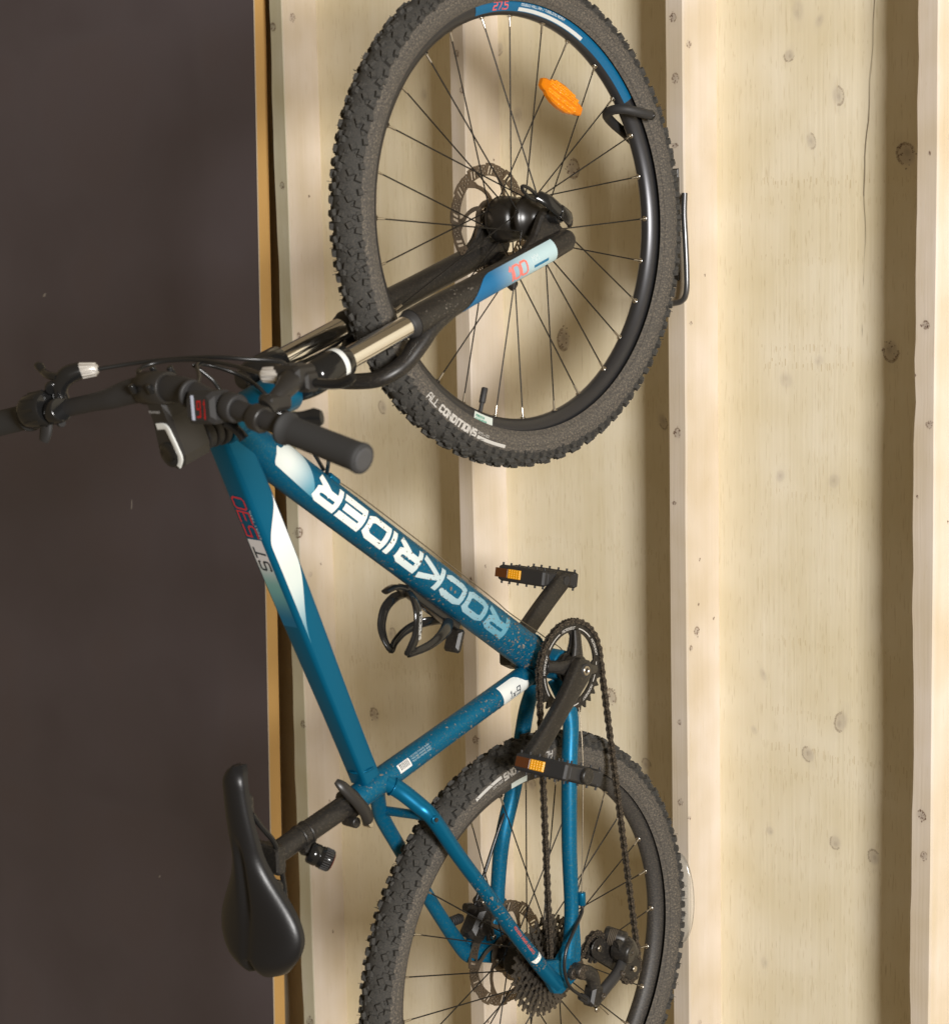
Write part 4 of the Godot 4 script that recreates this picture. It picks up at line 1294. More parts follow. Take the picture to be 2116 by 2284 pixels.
func cockpit() -> void:
	var hb := group_node("handlebar", bike)
	var mid: Array = [S(-0.31, -0.213, 0.680), S(-0.24, -0.203, 0.680), S(-0.17, -0.193, 0.677), S(-0.12, -0.186, 0.676), S(-0.08, -0.180, 0.673), S(-0.045, -0.172, 0.667), S(0, -0.168, 0.665), S(0.045, -0.169, 0.667), S(0.085, -0.173, 0.673), S(0.13, -0.184, 0.678), S(0.18, -0.195, 0.680), S(0.24, -0.211, 0.679), S(0.35, -0.243, 0.673)]
	var s := new_st()
	var pts := curve([S(-0.37, -0.2225, 0.679)] + mid.slice(0, 12), 6)
	var rr := []
	for p in pts:
		var c := absf((p - OF).dot(NS))
		rr.append(lerpf(0.0159, 0.0111, smoothstep(0.035, 0.12, c)))
	sweep(s, pts, circle(20), TS, rr)
	put(s, "bar", M.matte_black, hb)
	# grips
	for q in [[S(0.238, -0.2105, 0.679), S(0.357, -0.2445, 0.673)], [S(-0.238, -0.2025, 0.680), S(-0.378, -0.2235, 0.679)]]:
		s = new_st()
		var a: Vector3 = q[0]
		var b: Vector3 = q[1]
		var dv := (b - a).normalized()
		tube(s, [a, a + dv * 0.001, a + dv * 0.006, a + dv * 0.007, a + dv * 0.02, b - dv * 0.012, b - dv * 0.004, b - dv * 0.001, b], [0.013, 0.0195, 0.0195, 0.0168, 0.0162, 0.0168, 0.0180, 0.0172, 0.0150], 28)
		var g := put(s, "grip", M.grip_rubber, hb)
		s = new_st()
		tube(s, [b + dv * 0.0003, b + dv * 0.001, b + dv * 0.0012], [0.0135, 0.0125, 0.009], 24)
		put(s, "grip_end", M.grip_end, hb)
	# stem
	var sm := group_node("stem", bike)
	var c0 := K(0, 0.648, -0.018)
	var c1 := K(0, 0.690, -0.018)
	s = new_st()
	tube(s, [c0, c0.lerp(c1, 0.08), c0.lerp(c1, 0.92), c1], [0.0165, 0.0180, 0.0180, 0.0160], 26)
	var barc := S(0, -0.168, 0.665)
	var back := c0.lerp(c1, 0.5)
	var la := (K(0, 1) - K(0, 0)).normalized()
	var le := (K(0, 0, 1) - K(0, 0)).normalized()
	var plan := PackedVector2Array()
	for q in [[-0.016, 0.050], [0.016, 0.050], [0.0205, 0.026], [0.0222, -0.004], [0.0235, -0.022], [0.017, -0.0355], [0.0, -0.0415], [-0.017, -0.0355], [-0.0235, -0.022], [-0.0205, -0.002], [-0.0165, 0.024]]: plan.append(Vector2(q[0], q[1]))
	prism(s, plan, K(0, 0.6735), NS, le, 0.050, 0.005)
	put(s, "stem_body", M.black_metal, sm)
	var fwd := (barc - back).normalized()
	s = new_st()
	tube(s, [barc - NS * 0.0225, barc - NS * 0.0215, barc + NS * 0.0215, barc + NS * 0.0225], [0.019, 0.0205, 0.0205, 0.019], 24)
	put(s, "bar_clamp", M.black_metal, sm)
	s = new_st()
	var upv := NS.cross(fwd)
	if upv.dot(T) < 0: upv = -upv
	for c in [[-1, 1], [1, 1], [-1, -1], [1, -1]]:
		var p: Vector3 = barc + NS * 0.0165 * c[0] + upv * 0.0195 * c[1] + fwd * 0.006
		rod(s, p, p + fwd * 0.012, 0.0042, 10, 0.0012)
	put(s, "clamp_bolt", M.gloss_black, sm)
	s = new_st()
	var ca := (c1 - c0).normalized()
	tube(s, [K(0, 0.698, -0.020), K(0, 0.7005, -0.020), K(0, 0.7015, -0.020), K(0, 0.7015, -0.020), K(0, 0.7000, -0.020)], [0.0160, 0.0160, 0.0140, 0.009, 0.006], 26)
	put(s, "top_cap", M.gloss_black, sm)
	# white wrap-round stripe on the stem, along its right side and round the cap
	s = new_st()
	var sx := NS
	var stripe := curve([K(-0.006, 0.6992, 0.0170), K(0.010, 0.6992, 0.0165), K(0.0145, 0.6992, 0.004), K(0.0178, 0.6992, -0.012), K(0.0185, 0.6992, -0.024), K(0.010, 0.6992, -0.0345)], 8)
	sweep(s, stripe, rrect(0.0022, 0.0080, 0.0005, 2), la)
	put(s, "white_stripe", M.white_plastic, sm)
	s = new_st()
	var st_at := func(u: float, v: float, lift := 0.0) -> Vector3: return K(-0.013 + u, 0.6990 + lift, 0.034 + v)
	letters(s, "ROCKRIDER", 0.0, 0.0, 0.0030, 0.75, 0.18, 0, 0.1, st_at, func(_u): return Color(0.4, 0.4, 0.4))
	put(s, "stem_lettering", M.print, sm)
	# headset spacers
	s = new_st()
	for q in [[0.612, 0.622, 0.0232], [0.6225, 0.634, 0.0205], [0.6345, 0.6475, 0.0190]]:
		rod(s, K(0, q[0], -0.018), K(0, q[1], -0.018), q[2], 26, 0.002)
	put(s, "headset_spacer", M.matte_black, sm)
	# gear shifter on the right
	var sh := group_node("gear_shifter", bike)
	var bx := func(c: float) -> Vector3: return S(c, lerpf(-0.176, -0.193, (c - 0.09) / 0.08), 0.677)
	s = new_st()
	rod(s, bx.call(0.142), bx.call(0.160), 0.0172, 22, 0.002)
	put(s, "clamp_ring", M.matte_black, sh)
	s = new_st()
	rod(s, bx.call(0.074), bx.call(0.080), 0.0175, 22, 0.002)
	put(s, "clamp_ring", M.matte_black, sh)
	s = new_st()
	box(s, S(0.113, -0.188, 0.680), NS * 0.025, FS * 0.019, TS * 0.017, 0.005)
	box(s, S(0.122, -0.193, 0.662), NS * 0.022, FS * 0.014, TS * 0.014, 0.004)
	put(s, "housing", M.matte_black, sh)
	var hf := S(0.113, -0.188, 0.680)
	var face := func(u: float, v: float, lift := 0.0) -> Vector3: return hf + NS * (u - 0.025) + FS * (v - 0.019) + TS * (0.0174 + lift)
	s = new_st()
	patch(s, face, 0.013, 0.0185, 1, func(_a): return 0.005, func(_a): return 0.034, 4, func(_a, _b): return Color(0.62, 0.68, 0.85))
	put(s, "indicator_window", M.print, sh)
	s = new_st()
	letters(s, "9", 0.023, 0.008, 0.020, 0.40, 0.10, 0.05, 0.1, face, func(_u): return Color(0.45, 0.01, 0.01))
	letters(s, "1", 0.035, 0.006, 0.023, 0.2, 0.10, 0.05, 0.1, face, func(_u): return Color(0.55, 0.01, 0.01))
	put(s, "gear_numbers", M.print, sh)
	s = new_st()
	tube(s, curve([S(0.125, -0.208, 0.664), S(0.136, -0.218, 0.660), S(0.142, -0.228, 0.656)], 4), [Vector2(0.006, 0.009), Vector2(0.004, 0.006), Vector2(0.004, 0.007)], 10, true, NS)
	put(s, "thumb_lever", M.gloss_black, sh)
	s = new_st()
	tube(s, curve([S(0.19, -0.198, 0.655), S(0.205, -0.206, 0.635), S(0.222, -0.207, 0.622), S(0.236, -0.206, 0.618)], 5), [Vector2(0.006, 0.009), Vector2(0.005, 0.008), Vector2(0.005, 0.009), Vector2(0.006, 0.012), Vector2(0.004, 0.008)], 12, true, TS)
	put(s, "release_lever", M.gloss_black, sh)
	brake_lever(true)
	brake_lever(false)
	# bell on the left
	var bl := group_node("bell", bike)
	s = new_st()
	var bo := S(-0.204, -0.193, 0.691)
	var bb := (S(-0.235, -0.197, 0.691) - S(-0.175, -0.189, 0.690)).normalized()
	tube(s, [bo - bb * 0.021, bo - bb * 0.019, bo + bb * 0.016, bo + bb * 0.0195, bo + bb * 0.0215, bo + bb * 0.0195, bo + bb * 0.019], [0.0195, 0.0222, 0.0222, 0.0210, 0.0165, 0.0150, 0.0080], 30)
	put(s, "bell_cup", M.gloss_black, bl)
	s = new_st()
	for i in 9:
		var a := TAU * i / 9
		var u := FS.cross(bb).normalized()
		var w := bb.cross(u)
		rod(s, bo + bb * -0.017 + (u * cos(a) + w * sin(a)) * 0.0218, bo + bb * 0.012 + (u * cos(a) + w * sin(a)) * 0.0218, 0.0022, 6)
	put(s, "bell_rib", M.gloss_black, bl)
	s = new_st()
	tube(s, curve([S(-0.192, -0.208, 0.690), S(-0.194, -0.222, 0.692), S(-0.198, -0.232, 0.693)], 4), [Vector2(0.012, 0.006), Vector2(0.011, 0.005), Vector2(0.008, 0.005)], 10, true, NS)
	put(s, "striker", M.matte_black, bl)
	s = new_st()
	rod(s, S(-0.186, -0.196, 0.680), S(-0.168, -0.193, 0.679), 0.0145, 20, 0.002)
	rod(s, S(-0.174, -0.210, 0.684), S(-0.168, -0.210, 0.684), 0.006, 10, 0.001)
	put(s, "bell_clamp", M.matte_black, bl)
	cables()

func brake_lever(right: bool) -> void:
	var br := group_node("brake_lever", bike)
	var s := new_st()
	var P := func(c: float, f: float, t: float) -> Vector3: return S(c, f, t) if right else S(-c + 0.03, f + 0.006, t + 0.010)
	rod(s, P.call(0.190, -0.198, 0.680), P.call(0.207, -0.203, 0.680), 0.0160, 22, 0.002)
	if right:
		tube(s, curve([P.call(0.199, -0.192, 0.668), P.call(0.199, -0.184, 0.655), P.call(0.198, -0.174, 0.640), P.call(0.192, -0.165, 0.622), P.call(0.186, -0.160, 0.606)], 6), [Vector2(0.011, 0.014), Vector2(0.0085, 0.0115), Vector2(0.010, 0.012), Vector2(0.016, 0.014), Vector2(0.020, 0.015)], 14, true, NS)
		box(s, S(0.183, -0.158, 0.608), NS * 0.024, FS * 0.012, TS * 0.016, 0.004)
		box(s, S(0.196, -0.185, 0.652), NS * 0.012, FS * 0.010, TS * 0.018, 0.004)
		for i in 3: box(s, S(0.176 + i * 0.006, -0.1455, 0.608), NS * 0.0014, FS * 0.0012, TS * 0.011, 0.0005)
		box(s, S(0.200, -0.1665, 0.603), NS * 0.010, FS * 0.012, TS * 0.010, 0.003)
	else:
		tube(s, curve([S(-0.176, -0.186, 0.676), S(-0.176, -0.174, 0.678), S(-0.172, -0.162, 0.678), S(-0.164, -0.152, 0.672), S(-0.153, -0.147, 0.660)], 6), [Vector2(0.0105, 0.011), Vector2(0.0095, 0.010), Vector2(0.011, 0.0115), Vector2(0.0125, 0.0125), Vector2(0.011, 0.011)], 14, true, NS)
		rod(s, S(-0.181, -0.164, 0.686), S(-0.175, -0.168, 0.690), 0.009, 12, 0.002)
	put(s, "perch", M.black_metal if right else M.gloss_black, br)
	s = new_st()
	if right: tube(s, curve([S(0.192, -0.164, 0.602), S(0.207, -0.168, 0.598), S(0.225, -0.1705, 0.595), S(0.243, -0.170, 0.593), S(0.257, -0.166, 0.592), S(0.266, -0.161, 0.592)], 6), [Vector2(0.010, 0.006), Vector2(0.0085, 0.0055), Vector2(0.006, 0.006), Vector2(0.005, 0.006), Vector2(0.005, 0.0065), Vector2(0.004, 0.005)], 12, true, TS)
	else: tube(s, curve([S(-0.172, -0.154, 0.680), S(-0.182, -0.152, 0.682), S(-0.195, -0.150, 0.681), S(-0.207, -0.147, 0.677), S(-0.216, -0.141, 0.675), S(-0.223, -0.139, 0.674)], 6), [Vector2(0.009, 0.006), Vector2(0.007, 0.0055), Vector2(0.005, 0.005), Vector2(0.0045, 0.005), Vector2(0.006, 0.006), Vector2(0.005, 0.005)], 12, true, TS)
	put(s, "lever_blade", M.gloss_black, br)
	s = new_st()
	var a0 := S(0.170, -0.158, 0.614) if right else S(-0.156, -0.1475, 0.662)
	var a1 := S(0.146, -0.156, 0.626) if right else S(-0.137, -0.147, 0.645)
	var dv := (a1 - a0).normalized()
	tube(s, [a0, a0 + dv * 0.003, a0.lerp(a1, 0.6), a1 - dv * 0.003, a1], [0.0090, 0.0100, 0.0090, 0.0080, 0.005], 14)
	for i in 10:
		var a := TAU * i / 10
		var u := dv.cross(FS).normalized()
		var w := dv.cross(u)
		rod(s, a0 + dv * 0.003 + (u * cos(a) + w * sin(a)) * 0.0098, a1 - dv * 0.003 + (u * cos(a) + w * sin(a)) * 0.0078, 0.0013, 5)
	put(s, "barrel_adjuster", M.alloy, br)

func cables() -> void:
	var runs := [
		# left lever, sweeping across to the right leg
		["brake_cable", [S(-0.138, -0.147, 0.646), S(-0.10, -0.1425, 0.609), S(-0.05, -0.140, 0.585), S(0.01, -0.1395, 0.578), S(0.04, -0.144, 0.556), S(0.06, -0.152, 0.515), S(0.05, -0.175, 0.49), S(0.0, -0.185, 0.475), S(-0.04, -0.175, 0.43), K(-0.075, 0.33, -0.022), K(-0.083, 0.24, -0.008), K(-0.083, 0.12, -0.004), K(-0.075, 0.04, -0.02)]],
		# right lever, back across to the left, then down to the down tube
		["brake_cable", [S(0.147, -0.156, 0.626), S(0.10, -0.1525, 0.605), S(0.05, -0.147, 0.594), S(-0.01, -0.142, 0.590), S(-0.06, -0.142, 0.602), S(-0.075, -0.147, 0.625), S(-0.062, -0.156, 0.640), S(-0.04, -0.172, 0.625), S(-0.02, -0.20, 0.595), S(0.012, -0.232, 0.52)]],
		# shifter cable loop
		["gear_cable", [S(0.092, -0.178, 0.690), S(0.05, -0.160, 0.640), S(0.0, -0.146, 0.596), S(0.02, -0.160, 0.560), S(0.03, -0.178, 0.535), S(0.036, -0.200, 0.515), S(0.038, -0.235, 0.47), S(0.03, -0.275, 0.425), W(0.012, 0.790, 0.392)]],
		["brake_cable", [S(-0.005, -0.146, 0.602), S(0.008, -0.166, 0.585), S(0.018, -0.186, 0.575), S(0.026, -0.21, 0.54), S(0.02, -0.25, 0.46), W(0.006, 0.795, 0.392)]],
	]
	for r in runs:
		var s := new_st()
		tube(s, curve(r[1], 10), 0.0027, 10)
		put(s, r[0], M.cable_black, bike)
	var s := new_st()
	# bare wire from the down tube stop to the chainstay stop
	tube(s, curve([W(0.012, 0.775, 0.369), W(0.013, 0.735, 0.3105), W(0.013, 0.582, 0.0985), W(0.013, 0.541, 0.0455), W(0.014, 0.490, -0.030), W(0.022, 0.45, -0.068), W(0.06, 0.34, -0.052), W(0.075, 0.116, -0.0268)], 10), 0.0009, 6)
	put(s, "gear_wire", M.wire, bike)
	s = new_st()
	tube(s, curve([W(0.075, 0.100, -0.0262), W(0.079, 0.088, -0.021), W(0.084, 0.068, 0.004), W(0.086, 0.045, 0.024), W(0.087, 0.018, 0.030), W(0.088, -0.010, 0.021), W(0.090, -0.030, 0.0), W(0.091, -0.042, -0.014)], 8), 0.0026, 10)
	put(s, "gear_cable", M.cable_black, bike)
	s = new_st()
	tube(s, curve([W(-0.04, 0.352, -0.052), W(-0.056, 0.29, -0.040), W(-0.057, 0.235, -0.020), W(-0.056, 0.20, 0.004), W(-0.058, 0.15, 0.03), W(-0.06, 0.118, 0.045), W(-0.062, 0.085, 0.06)], 8), 0.0027, 10)
	put(s, "brake_cable", M.cable_black, bike)

func saddle() -> void:
	var sd := group_node("saddle", bike)
	# along the saddle 0 = nose .. 1 = tail; cross-section runs from left edge to right edge
	var f0 := 0.4360
	var f1 := 0.1480
	var half := func(a: float) -> float:
		var nose := 0.0192 * sqrt(clampf(1 - pow(1 - clampf(a / 0.10, 0, 1), 2.2), 0, 1))
		var w := nose + 0.0045 * smoothstep(0.1, 0.42, a) + 0.0510 * smoothstep(0.40, 0.80, a)
		if a > 0.80: w *= 1.0 - 0.62 * pow((a - 0.80) / 0.20, 2.0)
		return w
	var top := func(a: float) -> float:
		return lerpf(0.5770, 0.5565, smoothstep(0.0, 0.75, a)) + 0.004 * smoothstep(0.78, 0.95, a) - 0.014 * pow(maxf(0, a - 0.9) / 0.1, 2.0) - 0.012 * pow(maxf(0, 0.08 - a) / 0.08, 2.0)
	var R := []
	var nv := 40
	var na := 48
	for i in na + 1:
		var a := pow(float(i) / na, 1.0)
		a = lerpf(0.004, 1.0, a)
		var w: float = half.call(a)
		var h: float = top.call(a)
		var ring := PackedVector3Array()
		var notch := 0.020 * smoothstep(0.90, 1.0, a)
		for j in nv + 1:
			var v := float(j) / nv * 2 - 1
			# arc over the top, rolling down the sides
			var ang := v * 1.66
			var cx := w * sin(clampf(ang, -PI / 2, PI / 2)) if absf(ang) <= PI / 2 else w * signf(v) * (1.0 - 0.25 * (absf(ang) - PI / 2))
			var drop := lerpf(0.013, 0.029, smoothstep(0.2, 0.8, a))
			var cy := h - drop * (1 - cos(minf(absf(ang), PI / 2))) - maxf(0.0, absf(ang) - PI / 2) * 0.075
			# pressure groove down the middle
			var gw := lerpf(0.0075, 0.0095, a)
			var deep := 0.0078 * smoothstep(0.30, 0.46, a) * (1.0 - 0.55 * smoothstep(0.62, 0.82, a))
			cy -= deep * exp(-pow(cx / gw, 2.0) * 1.6)
			var tail := notch * exp(-pow(cx / 0.008, 2.0))
			ring.append(W(cx, lerpf(f0, f1, a) + tail, cy))
		R.append(ring)
	var s := new_st()
	rings(s, R, false, false)
	# close the nose, tail and underside
	s.set_smooth_group(-1)
	for i in na:
		var a: PackedVector3Array = R[i]
		var b: PackedVector3Array = R[i + 1]
		var ma := (a[0] + a[nv]) / 2 + T * 0.006
		var mb := (b[0] + b[nv]) / 2 + T * 0.006
		quad(s, a[0], b[0], mb, ma)
		quad(s, ma, mb, b[nv], a[nv])
	for e in [0, na]:
		var r: PackedVector3Array = R[e]
		var m := (r[0] + r[nv]) / 2 + T * 0.006
		for j in nv:
			s.add_vertex(m); s.add_vertex(r[j]); s.add_vertex(r[j + 1])
	put(s, "seat_shell", M.saddle_cover, sd)
	s = new_st()
	for q: float in [1.0, -1.0]:
		tube(s, curve([W(0.010 * q, 0.368, 0.545), W(0.016 * q, 0.350, 0.536), W(0.021 * q, 0.328, 0.521), W(0.022 * q, 0.305, 0.5135), W(0.022 * q, 0.262, 0.507), W(0.028 * q, 0.235, 0.512), W(0.036 * q, 0.205, 0.524)], 6), 0.0036, 10)
	put(s, "saddle_rail", M.gloss_black, sd)
	s = new_st()
	box(s, W(0, 0.30, 0.513), N * 0.027, F * 0.019, T * 0.008, 0.003)
	box(s, W(0, 0.30, 0.502), N * 0.017, F * 0.016, T * 0.006, 0.002)
	rod(s, W(0, 0.285, 0.497), W(0, 0.279, 0.522), 0.0045, 10)
	put(s, "rail_clamp", M.dusty_black, sd)
	s = new_st()
	box(s, W(0, 0.240, 0.528), N * 0.040, F * 0.040, T * 0.007, 0.004)
	box(s, W(0, 0.345, 0.546), N * 0.011, F * 0.050, T * 0.006, 0.004)
	put(s, "seat_base", M.dusty_black, sd)
	var p0 := W(0, 0.345, 0.330)
	var p1 := W(0, 0.3005, 0.502)
	s = new_st()
	tube(s, [p0, p0.lerp(p1, 0.9), p1], [0.0152, 0.0152, 0.0148], 28)
	put(s, "seat_post", M.dusty_black, bike)
	# small rear light strapped to the post
	var tl := group_node("tail_light", bike)
	var pa := (p1 - p0).normalized()
	var pc := W(0, 0.3135, 0.4495)
	s = new_st()
	tube(s, [pc - pa * 0.009, pc - pa * 0.0085, pc - pa * 0.0045, pc - pa * 0.0040], [0.0153, 0.0170, 0.0170, 0.0153], 24)
	tube(s, [pc + pa * 0.0040, pc + pa * 0.0045, pc + pa * 0.0085, pc + pa * 0.009], [0.0153, 0.0170, 0.0170, 0.0153], 24)
	box(s, W(0.006, 0.2965, 0.4475), N * 0.011, F * 0.009, T * 0.011, 0.004)
	put(s, "strap", M.dusty_black, tl)
	s = new_st()
	var l0 := W(0.014, 0.2945, 0.4535)
	var l1 := W(0.034, 0.2795, 0.4325)
	var ld := (l1 - l0).normalized()
	tube(s, [l0, l0 + ld * 0.002, l0.lerp(l1, 0.40), l0.lerp(l1, 0.42), l0.lerp(l1, 0.46), l0.lerp(l1, 0.48), l0.lerp(l1, 0.9), l1], [0.0125, 0.0145, 0.0148, 0.0138, 0.0138, 0.0148, 0.0148, 0.0140], 26)
	put(s, "light_body", M.gloss_black, tl)
	s = new_st()
	var lu := ld.cross(N).normalized()
	var lv := ld.cross(lu)
	for i in 26:
		var a := TAU * i / 26
		rod(s, l0.lerp(l1, 0.62) + (lu * cos(a) + lv * sin(a)) * 0.0147, l0.lerp(l1, 0.94) + (lu * cos(a) + lv * sin(a)) * 0.0145, 0.0009, 5)
	tag(put(s, "light_ribs", M.matte_black, tl), "", "", "", "stuff")
	s = new_st()
	mat("red_lens", lin(0.10, 0.004, 0.004), 0.2)
	tube(s, [l1, l1 + ld * 0.0015, l1 + ld * 0.002], [0.0128, 0.011, 0.006], 22)
	put(s, "lens", M.red_lens, tl)

func drivetrain() -> void:
	var ck := group_node("crankset", bike)
	var c := Vector2(0.4485, -0.0420)
	var rc := 0.0687
	# chainring with teeth, windows and arms
	var s := new_st()
	var inside := func(a: float, r: float) -> bool:
		if r > 0.0655:
			var u := fposmod(a, TAU / 34) / (TAU / 34) - 0.5
			return absf(u) < 0.36 - (r - 0.0655) * 36.0
		if r > 0.0535: return true
		if r < 0.024: return true
		var arm := fposmod(a + 0.55, TAU / 4) - TAU / 8
		return absf(arm) < 0.0085 / r + 0.10 * smoothstep(0.046, 0.0535, r) + 0.08 * smoothstep(0.036, 0.024, r)
	plate(s, W(0.048, c.x, c.y), N, F, 0.003, inside, 0.018, 0.0735, 408, 30)
	put(s, "chainring", M.dusty_black, ck)
	s = new_st()
	for i in 4:
		var a := TAU * i / 4 - 0.55 + TAU / 8
		var p := W(0.0505, c.x + cos(a) * 0.052, c.y - sin(a) * 0.052)
		rod(s, p, p + N * 0.004, 0.0052, 12, 0.001)
	put(s, "ring_bolt", M.dusty_black, ck)
	s = new_st()
	for i in 5:
		var a0 := 0.35 + i * TAU / 5.0
		patch(s, func(u, v): return W(0.0499, c.x + cos(u) * v, c.y - sin(u) * v), a0, a0 + 0.52, 10, func(_a): return 0.0575, func(_a): return 0.0590, 1, func(_a, _b): return Color(0.55, 0.53, 0.5))
		letters(s, "MICRONEXT", 0.0, 0.0, 0.0042, 0.75, 0.18, 0.2, 0.06, func(u, v, l): return W(0.0501 + l, c.x + cos(a0 + 0.60 + u / 0.058) * (0.0565 + v), c.y - sin(a0 + 0.60 + u / 0.058) * (0.0565 + v)), func(_u): return Color(0.5, 0.48, 0.45))
	put(s, "ring_lettering", M.print, ck)
	# crank arms, pointing opposite ways
	for sd: float in [1.0, -1.0]:
		s = new_st()
		var tip := Vector2(-0.103, 0.142) if sd > 0 else Vector2(0.0885, -0.1475)
		var p0 := W(0.068 * sd, c.x, c.y)
		var p1 := W(0.088 * sd, c.x + tip.x, c.y + tip.y)
		var ax := (p1 - p0).normalized()
		var pts := PackedVector3Array()
		var sc := []
		for i in 23:
			var a := i / 22.0
			pts.append((p0 - ax * 0.016).lerp(p1 + ax * 0.013, a) + N * sd * (0.004 * sin(a * PI)))
			var end := 1.0
			if a < 0.08: end = sqrt(1 - pow(1 - a / 0.08, 2.0) * 0.98)
			if a > 0.93: end = sqrt(1 - pow((a - 0.93) / 0.07, 2.0) * 0.98)
			sc.append(Vector2(lerpf(1.0, 0.86, a), lerpf(1.22, 0.86, smoothstep(0.0, 0.45, a)) * end))
		sweep(s, pts, rrect(0.0175, 0.0350, 0.0055, 3), N, sc)
		put(s, "crank_arm", M.dusty_black, ck)
		s = new_st()
		rod(s, W(0.072 * sd, c.x, c.y), W(0.0795 * sd, c.x, c.y), 0.0105, 20, 0.001)
		put(s, "crank_boss", M.matte_black, ck)
		s = new_st()
		lathe(s, [Vector2(0.0, 0.0072), Vector2(0.0015, 0.0066), Vector2(0.0015, 0.0042), Vector2(-0.002, 0.0040), Vector2(-0.002, 0.0)], W(0.0796 * sd, c.x, c.y), N * sd, F, 20)
		put(s, "crank_bolt", M.nickel, ck)
		s = new_st()
		var q := W(0.0975 * sd, c.x + tip.x, c.y + tip.y)
		lathe(s, [Vector2(0.0, 0.0058), Vector2(0.0004, 0.0040), Vector2(-0.003, 0.0035), Vector2(-0.003, 0.0)], q + N * (-0.0005 * sd), N * sd, F, 16)
		put(s, "pedal_thread", M.matte_black, ck)
		pedal(W(0.145 if sd > 0 else -0.138, c.x + tip.x, c.y + tip.y), sd)
	# spider on the right
	s = new_st()
	for i in 4:
		var a := TAU * i / 4 - 0.55 + TAU / 8
		tube(s, [W(0.060, c.x + cos(a) * 0.012, c.y - sin(a) * 0.012), W(0.057, c.x + cos(a) * 0.034, c.y - sin(a) * 0.034), W(0.0525, c.x + cos(a) * 0.055, c.y - sin(a) * 0.055)], [Vector2(0.005, 0.014), Vector2(0.0045, 0.009), Vector2(0.003, 0.0075)], 10, true, N)
	rod(s, W(0.047, c.x, c.y), W(0.066, c.x, c.y), 0.021, 26, 0.003)
	put(s, "spider", M.dusty_black, ck)
	# cassette, nine sprockets
	var cs := group_node("cassette", bike)
	var teeth := [36, 32, 28, 24, 21, 18, 15, 13, 11]
	for i in 9:
		var z: int = teeth[i]
		var r := z * 0.0127 / TAU
		s = new_st()
		var fn := func(a: float, q: float) -> bool:
			if q > r - 0.0035:
				var u := fposmod(a, TAU / z) / (TAU / z) - 0.5
				return absf(u) < 0.34 - (q - r + 0.0035) * 32.0
			if z > 20 and q < r - 0.008 and q > r - 0.019:
				var u := fposmod(a * (z / 4.0), TAU) / TAU
				return u < 0.42
			return true
		plate(s, W(0.0245 + i * 0.0043, 0, 0), N, F, 0.0020, fn, 0.014, r + 0.0038, z * 9, maxi(8, int(r * 420)))
		put(s, "sprocket", M.sprocket_steel, cs)
	s = new_st()
	rod(s, W(0.022, 0, 0), W(0.0625, 0, 0), 0.0165, 24)
	put(s, "spacer", M.dusty_black, cs)
	s = new_st()
	rod(s, W(-0.078, 0, 0), W(0.080, 0, 0), 0.0050, 14)
	rod(s, W(0.0725, 0, 0), W(0.082, 0, 0), 0.0085, 14, 0.001)
	put(s, "rear_axle", M.greasy_steel, bike)
	chain(c, rc)

func pedal(at: Vector3, sd: float) -> void:
	var pd := group_node("pedal", bike)
	var tilt := -0.36 if sd > 0 else -0.20
	var up := (F * cos(tilt) + T * sin(tilt)).normalized()
	var out := (T * cos(tilt) - F * sin(tilt)).normalized()
	var s := new_st()
	# cage platform: two long rails, cross bars, hub barrel
	for q: float in [1.0, -1.0]:
		box(s, at + out * 0.036 * q, N * 0.047, out * 0.0065, up * 0.0125, 0.003)
	for q in [-0.043, -0.014, 0.018, 0.043]:
		box(s, at + N * q, N * 0.0045, out * 0.034, up * 0.0098, 0.002)
	rod(s, at - N * 0.050, at + N * 0.048, 0.0128, 18, 0.003)
	rod(s, at - N * 0.058 * sd, at - N * 0.046 * sd, 0.0072, 14)
	put(s, "platform", M.matte_black, pd)
	s = new_st()
	rod(s, at + N * 0.046 * sd, at + N * 0.0545 * sd, 0.0118, 20, 0.002)
	put(s, "end_cap", M.dusty_black, pd)
	s = new_st()
	for k: float in [1.0, -1.0]:
		for q in [-0.042, -0.026, -0.009, 0.009, 0.026, 0.042]:
			for w: float in [1.0, -1.0]:
				var p: Vector3 = at + N * q + out * 0.036 * w + up * 0.0122 * k
				rod(s, p, p + up * 0.0042 * k, 0.0018, 6)
	tag(put(s, "grip_pins", M.matte_black, pd), "", "", "", "stuff")
	# amber strip on the room side
	for q in [0, 1]:
		s = new_st()
		var cx := at + N * ((-0.030 if q == 0 else -0.004) * 1.0 - (0.008 if sd < 0 else 0.0)) + out * 0.0432
		box(s, cx, N * 0.0128, up * 0.0072, out * 0.0012, 0.0006)
		put(s, "reflector_strip", M.amber_bright if q else M.amber_dark, pd)
	s = new_st()
	for i in 4:
		for j in 5:
			var p: Vector3 = at + N * (-0.004 - (0.008 if sd < 0 else 0.0) + (j - 2) * 0.0048) + up * (i - 1.5) * 0.0034 + out * 0.0445
			box(s, p, N * 0.0016, up * 0.0013, out * 0.0006, 0.0004)
	put(s, "reflector_facet", M.amber_bright, pd)

